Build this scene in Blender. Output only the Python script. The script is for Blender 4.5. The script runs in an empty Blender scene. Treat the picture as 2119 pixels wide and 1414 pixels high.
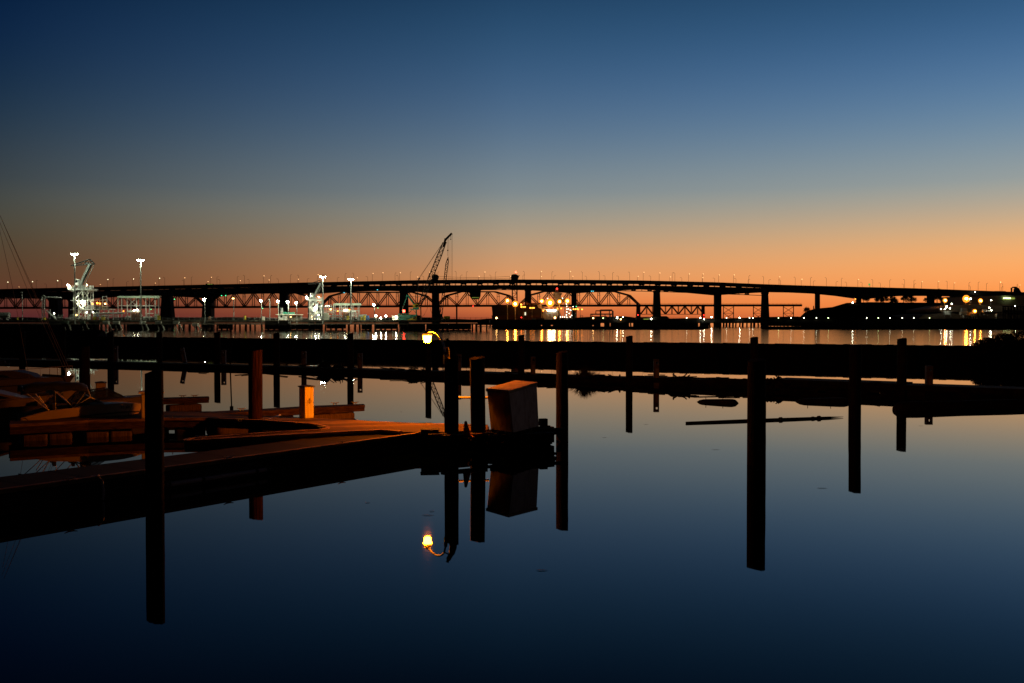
import bpy, bmesh, math, random
from mathutils import Vector, Matrix
R = random.Random(7)
S = bpy.context.scene
COL = S.collection
# ------------------------------------------------------------------ camera
F, CX, CY, HZ, H = 2060.0, 1059.5, 707.0, 665.0, 3.5      # focal length, centre and horizon in photo pixels, eye height (m)
PITCH = math.atan((CY - HZ) / F)
cam_d = bpy.data.cameras.new("camera"); cam = bpy.data.objects.new("camera", cam_d); COL.objects.link(cam)
cam_d.sensor_width = 36.0; cam_d.lens = 36.0 * F / 2119.0
cam_d.clip_start = 0.1; cam_d.clip_end = 60000
cam.location = (0, 0, H); cam.rotation_euler = (math.pi / 2 - PITCH, 0, 0)
S.camera = cam
# ------------------------------------------------------------------ exposure
S.view_settings.view_transform = 'Standard'; S.view_settings.look = 'None'
S.view_settings.exposure = 0; S.view_settings.gamma = 1
S.cycles.use_denoising = True
S.cycles.max_bounces = 6; S.cycles.diffuse_bounces = 2; S.cycles.glossy_bounces = 4
S.cycles.transmission_bounces = 4; S.cycles.transparent_max_bounces = 8
S.cycles.sample_clamp_indirect = 4.0; S.cycles.sample_clamp_direct = 0
S.cycles.caustics_reflective = False; S.cycles.caustics_refractive = False
# ------------------------------------------------------------------ sky after sunset (sun already under the horizon, to the right)
def lin(c):
    o = []
    for v in c:
        v /= 255.0
        o.append(v / 12.92 if v <= 0.04045 else ((v + 0.055) / 1.055) ** 2.4)
    return tuple(o)
W = bpy.data.worlds.new("World"); S.world = W; W.use_nodes = True
nt = W.node_tree; nt.nodes.clear()
def N(t, **k):
    n = nt.nodes.new(t)
    for a, b in k.items(): setattr(n, a, b)
    return n
def math_(op, a, b=None, clamp=False):
    n = N('ShaderNodeMath', operation=op, use_clamp=clamp)
    for i, v in enumerate((a, b)):
        if v is None: continue
        if isinstance(v, (int, float)): n.inputs[i].default_value = v
        else: nt.links.new(v, n.inputs[i])
    return n.outputs[0]
def mapr(v, a, b, c, d, smooth=False):
    n = N('ShaderNodeMapRange'); n.clamp = True
    if smooth: n.interpolation_type = 'SMOOTHSTEP'
    nt.links.new(v, n.inputs[0])
    for i, q in zip((1, 2, 3, 4), (a, b, c, d)): n.inputs[i].default_value = q
    return n.outputs[0]
tc = N('ShaderNodeTexCoord'); sep = N('ShaderNodeSeparateXYZ'); nt.links.new(tc.outputs['Generated'], sep.inputs[0])
dx, dy, dz = sep.outputs
hyp = math_('SQRT', math_('ADD', math_('MULTIPLY', dx, dx), math_('MULTIPLY', dy, dy)))
hyp = math_('MAXIMUM', hyp, 0.001)
elev = math_('DIVIDE', dz, hyp)
az = math_('DIVIDE', dx, hyp)
TMAX = 0.42
SKY = {  # dusk colours by elevation (tan of the angle), for three compass directions
 'west': [(665,(74,34,38)),(645,(92,43,40)),(620,(98,53,40)),(590,(94,63,43)),(550,(88,65,46)),(500,(80,72,56)),(450,(72,74,68)),(400,(60,68,72)),(300,(36,56,74)),(200,(19,43,70)),(100,(10,34,66)),(0,(3,26,54)),(-100,(2,18,40))],
 'mid':  [(665,(154,72,48)),(645,(204,104,58)),(620,(226,128,74)),(590,(222,148,92)),(550,(208,150,104)),(500,(178,152,122)),(450,(152,148,134)),(400,(126,138,142)),(300,(92,116,138)),(200,(66,97,131)),(100,(47,82,116)),(0,(33,67,100)),(-100,(17,45,75))],
 'east': [(665,(228,112,62)),(645,(248,134,64)),(620,(255,148,72)),(590,(255,162,90)),(550,(252,174,104)),(500,(222,176,126)),(450,(182,168,146)),(400,(150,160,158)),(300,(107,138,164)),(200,(78,116,156)),(100,(54,94,135)),(0,(40,77,112)),(-100,(28,60,96))]}
fac = math_('DIVIDE', elev, TMAX, True)
def ramp(stops):
    n = N('ShaderNodeValToRGB'); n.color_ramp.interpolation = 'B_SPLINE'
    el = n.color_ramp.elements
    st = [((HZ - y) / F / TMAX, lin(c)) for y, c in stops] + [(0.97, tuple(0.35 * v for v in lin(stops[-1][1]))), (1.0, tuple(0.2 * v for v in lin(stops[-1][1])))]
    while len(el) < len(st): el.new(0.5)
    for e, (p, c) in zip(el, st): e.position = min(1, max(0, p)); e.color = (*c, 1)
    nt.links.new(fac, n.inputs[0]); return n.outputs[0]
rw, rm, re_ = ramp(SKY['west']), ramp(SKY['mid']), ramp(SKY['east'])
def mix(f, a, b):
    n = N('ShaderNodeMix', data_type='RGBA'); nt.links.new(f, n.inputs['Factor'])
    nt.links.new(a, n.inputs[6]); nt.links.new(b, n.inputs[7]); return n.outputs[2]
m1 = mix(math_('POWER', mapr(az, -0.457, 0.0, 0, 1), mapr(elev, 0.02, 0.11, 1.5, 1.0)), rw, rm)
m2 = mix(math_('POWER', mapr(az, -0.06, 0.457, 0, 1), 1.12), m1, re_)
ahead = math_('MULTIPLY', mapr(dy, 0.25, 0.86, 0.03, 1, True), mapr(elev, 0.40, 0.85, 1, 0.05, True))
bg = N('ShaderNodeBackground'); nt.links.new(m2, bg.inputs[0]); nt.links.new(ahead, bg.inputs[1])
wo = N('ShaderNodeOutputWorld'); nt.links.new(bg.outputs[0], wo.inputs[0])

# ------------------------------------------------------------------ pixel -> place helpers
cp, sp_ = math.cos(PITCH), math.sin(PITCH)
def ray(px, py):
    u, v = px - CX, CY - py
    return Vector((u, F * cp + v * sp_, v * cp - F * sp_))
def at(px, py, d):
    r = ray(px, py); t = d / r.y
    return Vector((r.x * t, d, H + r.z * t))
def on(px, py, h=0.0):
    r = ray(px, py); t = (h - H) / r.z
    return Vector((r.x * t, r.y * t, h))

# ------------------------------------------------------------------ mesh helpers
class MB:
    def __init__(s): s.v = []; s.f = []
    def add(s, vs, fs):
        n = len(s.v); s.v += [Vector(v) for v in vs]; s.f += [tuple(i + n for i in f) for f in fs]; return s
    def box(s, c, sz, rot=0.0, tilt=None):
        m = Matrix.Rotation(rot, 3, 'Z')
        if tilt: m = m @ Matrix.Rotation(tilt[0], 3, 'X') @ Matrix.Rotation(tilt[1], 3, 'Y')
        c = Vector(c); h = [q / 2 for q in sz]
        vs = [c + m @ Vector((a * h[0], b * h[1], e * h[2])) for a in (-1, 1) for b in (-1, 1) for e in (-1, 1)]
        return s.add(vs, [(0,1,3,2),(4,6,7,5),(0,4,5,1),(2,3,7,6),(0,2,6,4),(1,5,7,3)])
    def beam(s, a, b, w, h=None):
        a, b = Vector(a), Vector(b); h = h or w; d = (b - a)
        if d.length < 1e-6: return s
        d.normalize(); up = Vector((0, 0, 1)) if abs(d.z) < 0.95 else Vector((0, 1, 0))
        x = d.cross(up).normalized() * w / 2; y = x.cross(d).normalized() * h / 2
        vs = [p + i * x + j * y for p in (a, b) for i, j in ((-1,-1),(1,-1),(1,1),(-1,1))]
        return s.add(vs, [(3,2,1,0),(4,5,6,7),(0,1,5,4),(1,2,6,5),(2,3,7,6),(3,0,4,7)])
    def tube(s, pts, r, n=8, cap=True):
        pts = [Vector(p) for p in pts]
        rs = r if isinstance(r, (list, tuple)) else [r] * len(pts)
        rings = []
        for i, p in enumerate(pts):
            d = (pts[min(i + 1, len(pts) - 1)] - pts[max(i - 1, 0)]).normalized()
            up = Vector((0, 0, 1)) if abs(d.z) < 0.9 else Vector((0, 1, 0))
            x = d.cross(up).normalized(); y = x.cross(d)
            rings.append([p + (x * math.cos(2*math.pi*k/n) + y * math.sin(2*math.pi*k/n)) * rs[i] for k in range(n)])
        vs = [q for g in rings for q in g]; fs = []
        for i in range(len(pts) - 1):
            for k in range(n):
                a, b = i*n + k, i*n + (k+1) % n
                fs.append((a, b, b + n, a + n))
        if cap: fs += [tuple(reversed(range(n))), tuple(range(len(vs) - n, len(vs)))]
        return s.add(vs, fs)
    def prism(s, pts, z0, z1):
        n = len(pts); vs = [(p[0], p[1], z0) for p in pts] + [(p[0], p[1], z1) for p in pts]
        return s.add(vs, [tuple(reversed(range(n))), tuple(range(n, 2*n))] + [(i, (i+1) % n, (i+1) % n + n, i + n) for i in range(n)])
    def strip(s, pts, d, thick):
        """profile of (px, top y, bottom y) at depth d, given a real thickness away from the viewer"""
        vs = []
        for px, a, b in pts:
            p, q = at(px, a, d), at(px, b, d); t = Vector((0, thick, 0))
            vs += [p, q, q + t, p + t]
        fs = [(0, 1, 2, 3)]
        for i in range(len(pts) - 1):
            k = 4 * i
            for j in range(4): fs.append((k + j, k + 4 + j, k + 4 + (j+1) % 4, k + (j+1) % 4))
        k = 4 * (len(pts) - 1); fs.append((k+3, k+2, k+1, k))
        return s.add(vs, fs)
    def sheet(s, outline, d, thick):
        """outline (px, py) standing at depth d with a real thickness"""
        n = len(outline); a = [at(x, y, d) for x, y in outline]; b = [p + Vector((0, thick, 0)) for p in a]
        return s.add(a + b, [tuple(range(n)), tuple(reversed(range(n, 2*n)))] + [(i, i + n, (i+1) % n + n, (i+1) % n) for i in range(n)])
    def ball(s, c, r, n=10, m=6, sq=(1,1,1)):
        c = Vector(c); vs = [c + Vector((0,0,r*sq[2]))]
        for i in range(1, m):
            for k in range(n):
                t, p = math.pi * i / m, 2 * math.pi * k / n
                vs.append(c + Vector((r*sq[0]*math.sin(t)*math.cos(p), r*sq[1]*math.sin(t)*math.sin(p), r*sq[2]*math.cos(t))))
        vs.append(c - Vector((0,0,r*sq[2]))); fs = []
        for k in range(n): fs.append((0, 1 + k, 1 + (k+1) % n))
        for i in range(m - 2):
            for k in range(n):
                a, b = 1 + i*n + k, 1 + i*n + (k+1) % n
                fs.append((a, a + n, b + n, b))
        e = len(vs) - 1
        for k in range(n): fs.append((e, e - n + (k+1) % n, e - n + k))
        return s.add(vs, fs)
    def build(s, name, mat, parent=None, smooth=False, bevel=0.0, loc=None):
        me = bpy.data.meshes.new(name); off = wloc(parent) if parent else (Vector(loc) if loc is not None else Vector())
        me.from_pydata([tuple(v - off) for v in s.v], [], s.f); me.update()
        bm = bmesh.new(); bm.from_mesh(me); bmesh.ops.recalc_face_normals(bm, faces=bm.faces); bm.to_mesh(me); bm.free()
        me.materials.append(mat)
        if smooth:
            for p in me.polygons: p.use_smooth = True
        o = bpy.data.objects.new(name, me); COL.objects.link(o)
        if parent: o.parent = parent
        else: o.location = off
        if bevel:
            b = o.modifiers.new('bevel', 'BEVEL'); b.width = bevel; b.segments = 2; b.limit_method = 'ANGLE'
        if smooth:
            e = o.modifiers.new('edges', 'EDGE_SPLIT'); e.split_angle = math.radians(45)
        return o
def wloc(o):
    v = Vector()
    while o: v = v + o.location; o = o.parent
    return v
def tag(o, label, cat, group=None):
    o['label'] = label; o['category'] = cat
    if group: o['group'] = group
    return o
def thing(name, label, cat, loc, group=None):
    o = bpy.data.objects.new(name, None); o.empty_display_size = 0.3; COL.objects.link(o); o.location = loc
    return tag(o, label, cat, group)
def dup(root, loc, label=None, group=None, scale=None):
    r = root.copy(); COL.objects.link(r); r.location = loc
    if scale: r.scale = scale
    if label: r['label'] = label
    if group: r['group'] = group
    for ch in list(root.children):
        c = ch.copy(); COL.objects.link(c); c.parent = r
        for g in ch.children:
            e = g.copy(); COL.objects.link(e); e.parent = c
    return r
def structure(o): o['kind'] = 'structure'; return o

# ------------------------------------------------------------------ materials
def mat(name, col, rough=0.7, col2=None, scale=4.0, stretch=(1,1,1), bump=0.0, metal=0.0, detail=4, spec=0.5):
    m = bpy.data.materials.new(name); m.use_nodes = True; t = m.node_tree; b = t.nodes['Principled BSDF']
    b.inputs['Base Color'].default_value = (*col, 1); b.inputs['Roughness'].default_value = rough
    b.inputs['Metallic'].default_value = metal; b.inputs['Specular IOR Level'].default_value = spec
    if col2 or bump:
        c = t.nodes.new('ShaderNodeTexCoord'); mp = t.nodes.new('ShaderNodeMapping'); mp.inputs['Scale'].default_value = stretch
        nz = t.nodes.new('ShaderNodeTexNoise'); nz.inputs['Scale'].default_value = scale; nz.inputs['Detail'].default_value = detail
        t.links.new(c.outputs['Object'], mp.inputs[0]); t.links.new(mp.outputs[0], nz.inputs['Vector'])
        if col2:
            r = t.nodes.new('ShaderNodeValToRGB'); e = r.color_ramp.elements
            e[0].position, e[1].position = 0.35, 0.68; e[0].color = (*col, 1); e[1].color = (*col2, 1)
            t.links.new(nz.outputs[0], r.inputs[0]); t.links.new(r.outputs[0], b.inputs['Base Color'])
        if bump:
            u = t.nodes.new('ShaderNodeBump'); u.inputs['Strength'].default_value = bump; u.inputs['Distance'].default_value = 0.03
            t.links.new(nz.outputs[0], u.inputs['Height']); t.links.new(u.outputs[0], b.inputs['Normal'])
    return m
def emit(name, col, st):
    m = bpy.data.materials.new(name); m.use_nodes = True; t = m.node_tree; t.nodes.clear()
    e = t.nodes.new('ShaderNodeEmission'); e.inputs[0].default_value = (*col, 1); e.inputs[1].default_value = st
    o = t.nodes.new('ShaderNodeOutputMaterial'); t.links.new(e.outputs[0], o.inputs[0]); return m
def planks(name, c1, c2, direction, width=0.14, rough=0.8, grain=5):
    """weathered deck boards running across `direction` (radians): thin gaps, a tint of its own per board, grain"""
    m = bpy.data.materials.new(name); m.use_nodes = True; t = m.node_tree; b = t.nodes['Principled BSDF']; L = t.links.new
    c = t.nodes.new('ShaderNodeTexCoord'); mp = t.nodes.new('ShaderNodeMapping'); mp.inputs['Rotation'].default_value = (0, 0, -direction)
    L(c.outputs['Object'], mp.inputs[0]); sx = t.nodes.new('ShaderNodeSeparateXYZ'); L(mp.outputs[0], sx.inputs[0])
    def M(op, a, v=None):
        n = t.nodes.new('ShaderNodeMath'); n.operation = op
        L(a, n.inputs[0])
        if v is not None: n.inputs[1].default_value = v
        return n.outputs[0]
    q = M('DIVIDE', sx.outputs[0], width); fr = M('FRACT', q); fl = M('FLOOR', q)
    wn = t.nodes.new('ShaderNodeTexWhiteNoise'); wn.noise_dimensions = '1D'; L(fl, wn.inputs['W'])
    nz = t.nodes.new('ShaderNodeTexNoise'); nz.inputs['Scale'].default_value = grain; nz.inputs['Detail'].default_value = 5
    mp2 = t.nodes.new('ShaderNodeMapping'); mp2.inputs['Scale'].default_value = (6, 0.6, 1); L(mp.outputs[0], mp2.inputs[0]); L(mp2.outputs[0], nz.inputs['Vector'])
    ad = t.nodes.new('ShaderNodeMath'); ad.operation = 'ADD'; L(wn.outputs['Value'], ad.inputs[0]); L(nz.outputs[0], ad.inputs[1])
    hf = M('MULTIPLY', ad.outputs[0], 0.5)
    r = t.nodes.new('ShaderNodeValToRGB'); r.color_ramp.elements[0].color = (*c1, 1); r.color_ramp.elements[1].color = (*c2, 1); L(hf, r.inputs[0])
    gp = t.nodes.new('ShaderNodeValToRGB'); e = gp.color_ramp.elements; e[0].position = 0.0; e[0].color = (0.05,)*3 + (1,); e[1].position = 0.09; e[1].color = (1,1,1,1); L(fr, gp.inputs[0])
    mx = t.nodes.new('ShaderNodeMix'); mx.data_type = 'RGBA'; mx.blend_type = 'MULTIPLY'; mx.inputs[0].default_value = 1
    L(r.outputs[0], mx.inputs[6]); L(gp.outputs[0], mx.inputs[7]); L(mx.outputs[2], b.inputs['Base Color'])
    b.inputs['Roughness'].default_value = rough; b.inputs['Specular IOR Level'].default_value = 0.1
    bu = t.nodes.new('ShaderNodeBump'); bu.inputs['Strength'].default_value = 0.6; bu.inputs['Distance'].default_value = 0.012
    sm = t.nodes.new('ShaderNodeMath'); sm.operation = 'ADD'; L(gp.outputs[0], sm.inputs[0]); L(nz.outputs[0], sm.inputs[1]); L(sm.outputs[0], bu.inputs['Height']); L(bu.outputs[0], b.inputs['Normal'])
    return m
def water(name, rough, bump):
    m = bpy.data.materials.new(name); m.use_nodes = True; t = m.node_tree; b = t.nodes['Principled BSDF']
    b.inputs['Base Color'].default_value = (0.0003, 0.0012, 0.002, 1); b.inputs['Roughness'].default_value = rough; b.inputs['IOR'].default_value = 1.333
    if bump:
        c = t.nodes.new('ShaderNodeTexCoord'); nz = t.nodes.new('ShaderNodeTexNoise'); nz.inputs['Scale'].default_value = 0.35; nz.inputs['Detail'].default_value = 2
        u = t.nodes.new('ShaderNodeBump'); u.inputs['Strength'].default_value = bump; u.inputs['Distance'].default_value = 0.05
        t.links.new(c.outputs['Object'], nz.inputs['Vector']); t.links.new(nz.outputs[0], u.inputs['Height']); t.links.new(u.outputs[0], b.inputs['Normal'])
    return m
def ripples(name, rough):
    """open water with fine even ripples: a mirror lobe without long tails over dark water"""
    m = bpy.data.materials.new(name); m.use_nodes = True; t = m.node_tree; t.nodes.clear(); L = t.links.new
    d = t.nodes.new('ShaderNodeBsdfDiffuse'); d.inputs[0].default_value = (0.0003, 0.0012, 0.002, 1)
    g = t.nodes.new('ShaderNodeBsdfAnisotropic'); g.distribution = 'BECKMANN'; g.inputs['Color'].default_value = (1, 1, 1, 1); g.inputs['Roughness'].default_value = rough
    f = t.nodes.new('ShaderNodeFresnel'); f.inputs[0].default_value = 1.42
    x = t.nodes.new('ShaderNodeMixShader'); o = t.nodes.new('ShaderNodeOutputMaterial')
    L(f.outputs[0], x.inputs[0]); L(d.outputs[0], x.inputs[1]); L(g.outputs[0], x.inputs[2]); L(x.outputs[0], o.inputs[0]); return m
M_PILE = mat('creosoted wood', (0.004, 0.003, 0.002), 0.9, (0.014, 0.008, 0.005), 6, (5, 5, 0.5), 0.8, spec=0.08)
M_PILE2 = mat('bare split wood', (0.005, 0.003, 0.002), 0.85, (0.065, 0.024, 0.012), 3, (12, 12, 0.5), 1.0, spec=0.08)
M_OLD = mat('rotten dark wood', (0.012, 0.010, 0.008), 0.9, (0.035, 0.025, 0.018), 3, (1, 1, 1), 0.6, spec=0.1)
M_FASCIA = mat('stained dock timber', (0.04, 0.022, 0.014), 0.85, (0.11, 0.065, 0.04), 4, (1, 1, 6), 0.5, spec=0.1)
M_RAIL = mat('highlit timber edge', (0.14, 0.08, 0.045), 0.7, (0.34, 0.21, 0.12), 3, (1, 1, 5), 0.4, spec=0.2)  # lamp highlight along the dock edges, put into a brighter wood colour
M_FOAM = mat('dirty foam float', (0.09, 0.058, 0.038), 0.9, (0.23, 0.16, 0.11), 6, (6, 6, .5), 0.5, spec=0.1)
M_WALK = planks('pale grey walkway boards', (0.004, 0.0035, 0.004), (0.036, 0.029, 0.027), math.radians(53), 1.2, grain=2)
M_WALKF = mat('wet walkway timber', (0.025, 0.018, 0.016), 0.8, (0.06, 0.045, 0.04), 5, (1, 1, 5), 0.5, spec=0.1)
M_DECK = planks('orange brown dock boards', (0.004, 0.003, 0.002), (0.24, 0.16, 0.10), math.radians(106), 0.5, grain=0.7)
M_DECKF = planks('finger dock boards', (0.03, 0.02, 0.014), (0.09, 0.06, 0.042), math.radians(20), 0.15)
M_GALV = mat('galvanised metal', (0.42, 0.41, 0.40), 0.45, (0.30, 0.29, 0.28), 8, metal=0.1)
M_PVC = mat('grey plastic pipe', (0.62, 0.52, 0.62), 0.5, (0.48, 0.4, 0.5), 3)
M_WHITEP = mat('cream painted panel', (0.72, 0.66, 0.55), 0.6, (0.62, 0.55, 0.44), 1.2, (1, 1, 1))
M_CAP = mat('dark blue cap', (0.02, 0.02, 0.035), 0.5)
M_INK = mat('faded black paint', (0.02, 0.015, 0.012), 0.7)
M_INK2 = mat('faded brown print', (0.40, 0.30, 0.20), 0.8)
M_BOXL = mat('weathered off white box', (0.52, 0.44, 0.47), 0.7, (0.34, 0.275, 0.29), 7, (1, 1, 0.6), 0.2, detail=8)
M_LID = mat('worn box lid', (0.34, 0.26, 0.18), 0.7, (0.17, 0.12, 0.08), 5, (1, 1, 1), 0.3)
M_CONE = mat('orange cone plastic', (0.75, 0.14, 0.03), 0.5, (0.55, 0.10, 0.02), 6)
M_HULL = mat('white gelcoat', (0.62, 0.52, 0.40), 0.4, (0.50, 0.42, 0.32), 1.5)
M_STRIPE = mat('black boat stripe', (0.012, 0.012, 0.014), 0.4)
M_CANVAS = mat('navy blue canvas', (0.012, 0.016, 0.045), 0.85, (0.02, 0.026, 0.06), 6, bump=0.4)
M_INT = mat('dark boat interior', (0.02, 0.018, 0.018), 0.8, (0.04, 0.034, 0.03), 4)
M_STEEL = mat('polished steel tube', (0.65, 0.62, 0.58), 0.3, metal=0.2)
M_ROPE = mat('old rope', (0.10, 0.08, 0.06), 0.9)
M_BRIDGE = mat('dark bridge steel', (0.035, 0.028, 0.024), 0.8, (0.05, 0.04, 0.032), 0.1)
M_CONC = mat('bridge concrete', (0.07, 0.06, 0.055), 0.9, (0.10, 0.085, 0.075), 0.06)
M_WHARF = mat('wharf timber', (0.07, 0.06, 0.048), 0.9, (0.20, 0.17, 0.13), 0.3, (1, 1, 1))
M_PALE = mat('pale pile cap concrete', (0.62, 0.60, 0.50), 0.9, (0.42, 0.41, 0.34), 0.6)
M_PIER = mat('old pier timber', (0.015, 0.012, 0.010), 0.95, (0.03, 0.024, 0.02), 0.4)
M_WSTEEL = mat('white painted steel', (0.62, 0.64, 0.60), 0.5, (0.42, 0.43, 0.40), 0.8)
M_GSTEEL = mat('grey painted steel', (0.30, 0.32, 0.30), 0.6, (0.20, 0.21, 0.20), 0.8)
M_TEAL = mat('teal painted steel', (0.04, 0.30, 0.20), 0.5, (0.03, 0.22, 0.15), 0.8)
M_YEL = mat('yellow painted steel', (0.62, 0.48, 0.02), 0.5, (0.48, 0.36, 0.02), 0.8)
M_RED = mat('rust red paint', (0.35, 0.06, 0.03), 0.7, (0.22, 0.04, 0.02), 0.8)
M_RUST = mat('brown rusty container', (0.22, 0.10, 0.05), 0.8, (0.14, 0.06, 0.03), 0.8)
M_BLUE = mat('blue paint', (0.04, 0.12, 0.35), 0.6)
M_BLACK = mat('black steel', (0.014, 0.012, 0.012), 0.7)
M_GLASS = mat('dark window', (0.01, 0.012, 0.014), 0.1)
M_HILL = mat('dry hillside', (0.008, 0.007, 0.005), 1.0, (0.016, 0.012, 0.008), 0.02, spec=0.0)
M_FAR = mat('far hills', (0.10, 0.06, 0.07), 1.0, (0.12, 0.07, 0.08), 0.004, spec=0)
M_ROCK = mat('jetty rock', (0.015, 0.014, 0.013), 0.95, (0.03, 0.028, 0.025), 0.8, bump=0.6)
M_LEAF = mat('dark leaves', (0.035, 0.045, 0.02), 0.8, (0.06, 0.07, 0.03), 0.5)
M_BARK = mat('bark', (0.05, 0.035, 0.025), 0.9)
M_GRASS = mat('dry grass', (0.06, 0.05, 0.025), 0.9)
E_SODIUM = emit('sodium lamp', (1.0, 0.195, 0.001), 2200)
E_MAST = emit('mast lamp', (0.86, 1.0, 0.72), 420)
E_POST = emit('wharf lamp', (1.0, 1.0, 0.70), 260)
E_SMALL = emit('small white lamp', (1.0, 0.98, 0.72), 60)
E_PIER = emit('pier lamp', (1.0, 0.98, 0.70), 9)
E_TOWER = emit('tower lamp', (1.0, 0.95, 0.72), 9)
E_WARM = emit('small warm lamp', (1.0, 0.50, 0.14), 16)
E_ORANGE = emit('orange flood lamp', (1.0, 0.30, 0.035), 200)
E_ORHALO = emit('orange lamp halo', (1.0, 0.26, 0.02), 2.2)  # emissive colour standing in for the glow around the orange floods
E_ORSM = emit('orange lamp', (1.0, 0.24, 0.025), 9)
E_BRIDGE = emit('bridge lamp', (1.0, 0.50, 0.20), 2.6)
E_BRIDGEW = emit('pale bridge lamp', (1.0, 0.85, 0.5), 4)
E_REDL = emit('red lamp', (1.0, 0.03, 0.015), 30)
E_REDS = emit('red marker lamp', (1.0, 0.03, 0.015), 5)
E_GRNL = emit('green marker lamp', (0.05, 1.0, 0.35), 3)
E_CYAN = emit('blue green marker lamp', (0.1, 0.8, 1.0), 2.0)
E_GREENW = emit('yellow green lamp', (0.75, 1.0, 0.4), 8)
E_WIN = emit('lit window', (1.0, 0.9, 0.6), 1.2)
E_GWIN = emit('green lit window', (0.7, 0.9, 0.15), 0.35)

# ------------------------------------------------------------------ setting: water, far shore
WA, WB = on(340, 697.5, 1.5), on(1900, 713.5, 1.5)          # line of the breakwater
wdir = Vector((WB.x - WA.x, WB.y - WA.y, 0)).normalized()
def wall_at(t): return Vector((WA.x, WA.y, 0)) + wdir * t
Lw, Rw = wall_at(-3000), wall_at(3000)
m = MB(); m.add([(-3000, -200, 0), (3000, -200, 0), (Rw.x, max(Rw.y, -1400), 0), (Lw.x, Lw.y, 0)], [(0, 1, 2, 3)])
m = MB(); a, b = wall_at(-400), wall_at(160)
m.add([(-400, -60, 0), (b.x + 60, -60, 0), (b.x, b.y, 0), (a.x, a.y, 0)], [(0, 1, 2, 3)])
structure(m.build('water', water('still marina water', 0.014, 0.0)))
m = MB(); m.add([(a.x, a.y, 0), (b.x, b.y, 0), (9000, b.y - 20, 0), (30000, 40000, 0), (-30000, 40000, 0), (-9000, a.y, 0)], [(0, 1, 2, 3, 4, 5)])
structure(m.build('channel_water', ripples('rippled channel water', 0.12)))
# far low hills on the other shore
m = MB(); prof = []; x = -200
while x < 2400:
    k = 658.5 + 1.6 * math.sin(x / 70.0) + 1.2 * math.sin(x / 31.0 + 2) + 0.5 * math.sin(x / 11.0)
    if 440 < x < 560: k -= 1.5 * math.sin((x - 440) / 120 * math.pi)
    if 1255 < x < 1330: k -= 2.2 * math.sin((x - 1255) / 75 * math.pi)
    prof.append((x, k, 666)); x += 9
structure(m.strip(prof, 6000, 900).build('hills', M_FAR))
# dark hill at the right end of the bridges: a real mound, ridge and slopes
m = MB(); ridge = [(1640,664),(1655,657),(1664,648),(1672,643),(1690,638.5),(1722,636),(1741,630),(1752,627),(1800,625.5),(1860,626),(1930,626.5),(1992,627.5),(2075,628),(2160,629),(2400,632)]
rows = [(660, 0.0), (720, 0.22), (800, 0.55), (880, 1.0), (1000, 1.0), (1150, 0.75), (1400, 0.0)]
vs = []
for d, k in rows:
    for px, y in ridge:
        top = at(px, y, 880); z = (top.z - 0.5) * k + 0.5 * (1 if 0 < k else -1) + R.uniform(-0.3, 0.3) * (1 if k < 1 else 0.3)
        vs.append((top.x * d / 880, d, z - (0.8 if k == 0 else 0)))
nx = len(ridge); m.add(vs, [(i*nx + j, i*nx + j + 1, (i+1)*nx + j + 1, (i+1)*nx + j) for i in range(len(rows) - 1) for j in range(nx - 1)])
structure(m.build('hill', M_HILL, smooth=True))
# low bank of land along the right, behind the trestle pier
m = MB(); pts = [(1725,661.5,685),(1750,660.8,685),(1800,660.5,685),(1900,660.2,685),(2000,660,685),(2080,659.6,685),(2300,659,685)]
structure(m.strip([(x, y, 685) for x, y, _ in pts], 652, 40).build('shore', M_HILL))

# ------------------------------------------------------------------ bridges
def interp(tab, x):
    for (a, u), (b, v) in zip(tab, tab[1:]):
        if a <= x <= b: return u + (v - u) * (x - a) / (b - a)
    return tab[0][1] if x < tab[0][0] else tab[-1][1]
TOP = [(-90,602),(0,599.5),(340,592),(640,585.7),(760,583),(900,580.4),(1060,579.6),(1200,580.3),(1340,581.8),(1480,585.2),(1585,589.5),(1660,592),(1900,598),(2119,606),(2260,611)]
LOW = [(-90,621),(0,618),(340,611.5),(640,605.5),(760,602.5),(900,600.5),(1060,600),(1200,601),(1340,603),(1480,608),(1585,612)]
D1 = 1250
road = thing('road_bridge', 'long dark steel deck truss road bridge crossing the whole view', 'bridge', at(1000, 668, D1))
xs = list(range(-80, 1586, 37)) + [1586]
m = MB(); m.strip([(x, interp(TOP, x), interp(TOP, x) + 5.2) for x in xs], D1, 21); m.build('road_deck', M_BRIDGE, road)
m = MB()
for dd, sh in ((D1 - 0.4, 0), (D1 + 20, 1.5)):
    for p, q in zip(xs, xs[1:]):
        m.beam(at(p + sh, interp(LOW, p), dd), at(q + sh, interp(LOW, q), dd), 0.9, 0.8)
        m.beam(at(p + sh, interp(TOP, p) + 6.2, dd), at(q + sh, interp(TOP, q) + 6.2, dd), 0.9, 0.9)
    x = -80.0
    while x < 1560:
        t0, t1 = at(x + sh, interp(TOP, x) + 6, dd), at(min(x + 33.5, 1586) + sh, interp(TOP, x + 33.5) + 6, dd)
        bm_ = at(x + 16.75 + sh, interp(LOW, x + 16.75), dd); mt = at(x + 16.75 + sh, interp(TOP, x + 16.75) + 6, dd)
        m.beam(t0, bm_, 0.85); m.beam(bm_, t1, 0.85); m.beam(bm_, mt, 0.55); m.beam(t0, at(x + sh, interp(LOW, x), dd), 0.4)
        for q in (t0,): m.beam(q + Vector((-3.4, 0, -0.5)), q + Vector((3.4, 0, -0.5)), 0.6, 2.2)
        m.beam(bm_ + Vector((-2.6, 0, 0.4)), bm_ + Vector((2.6, 0, 0.4)), 0.6, 1.5)
        x += 33.5
x = -80.0
while x < 1560: m.beam(at(x + 16.75, interp(LOW, x + 16.75), D1 - .4), at(x + 18.25, interp(LOW, x + 18.25), D1 + 20), .5); x += 33.5
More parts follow.
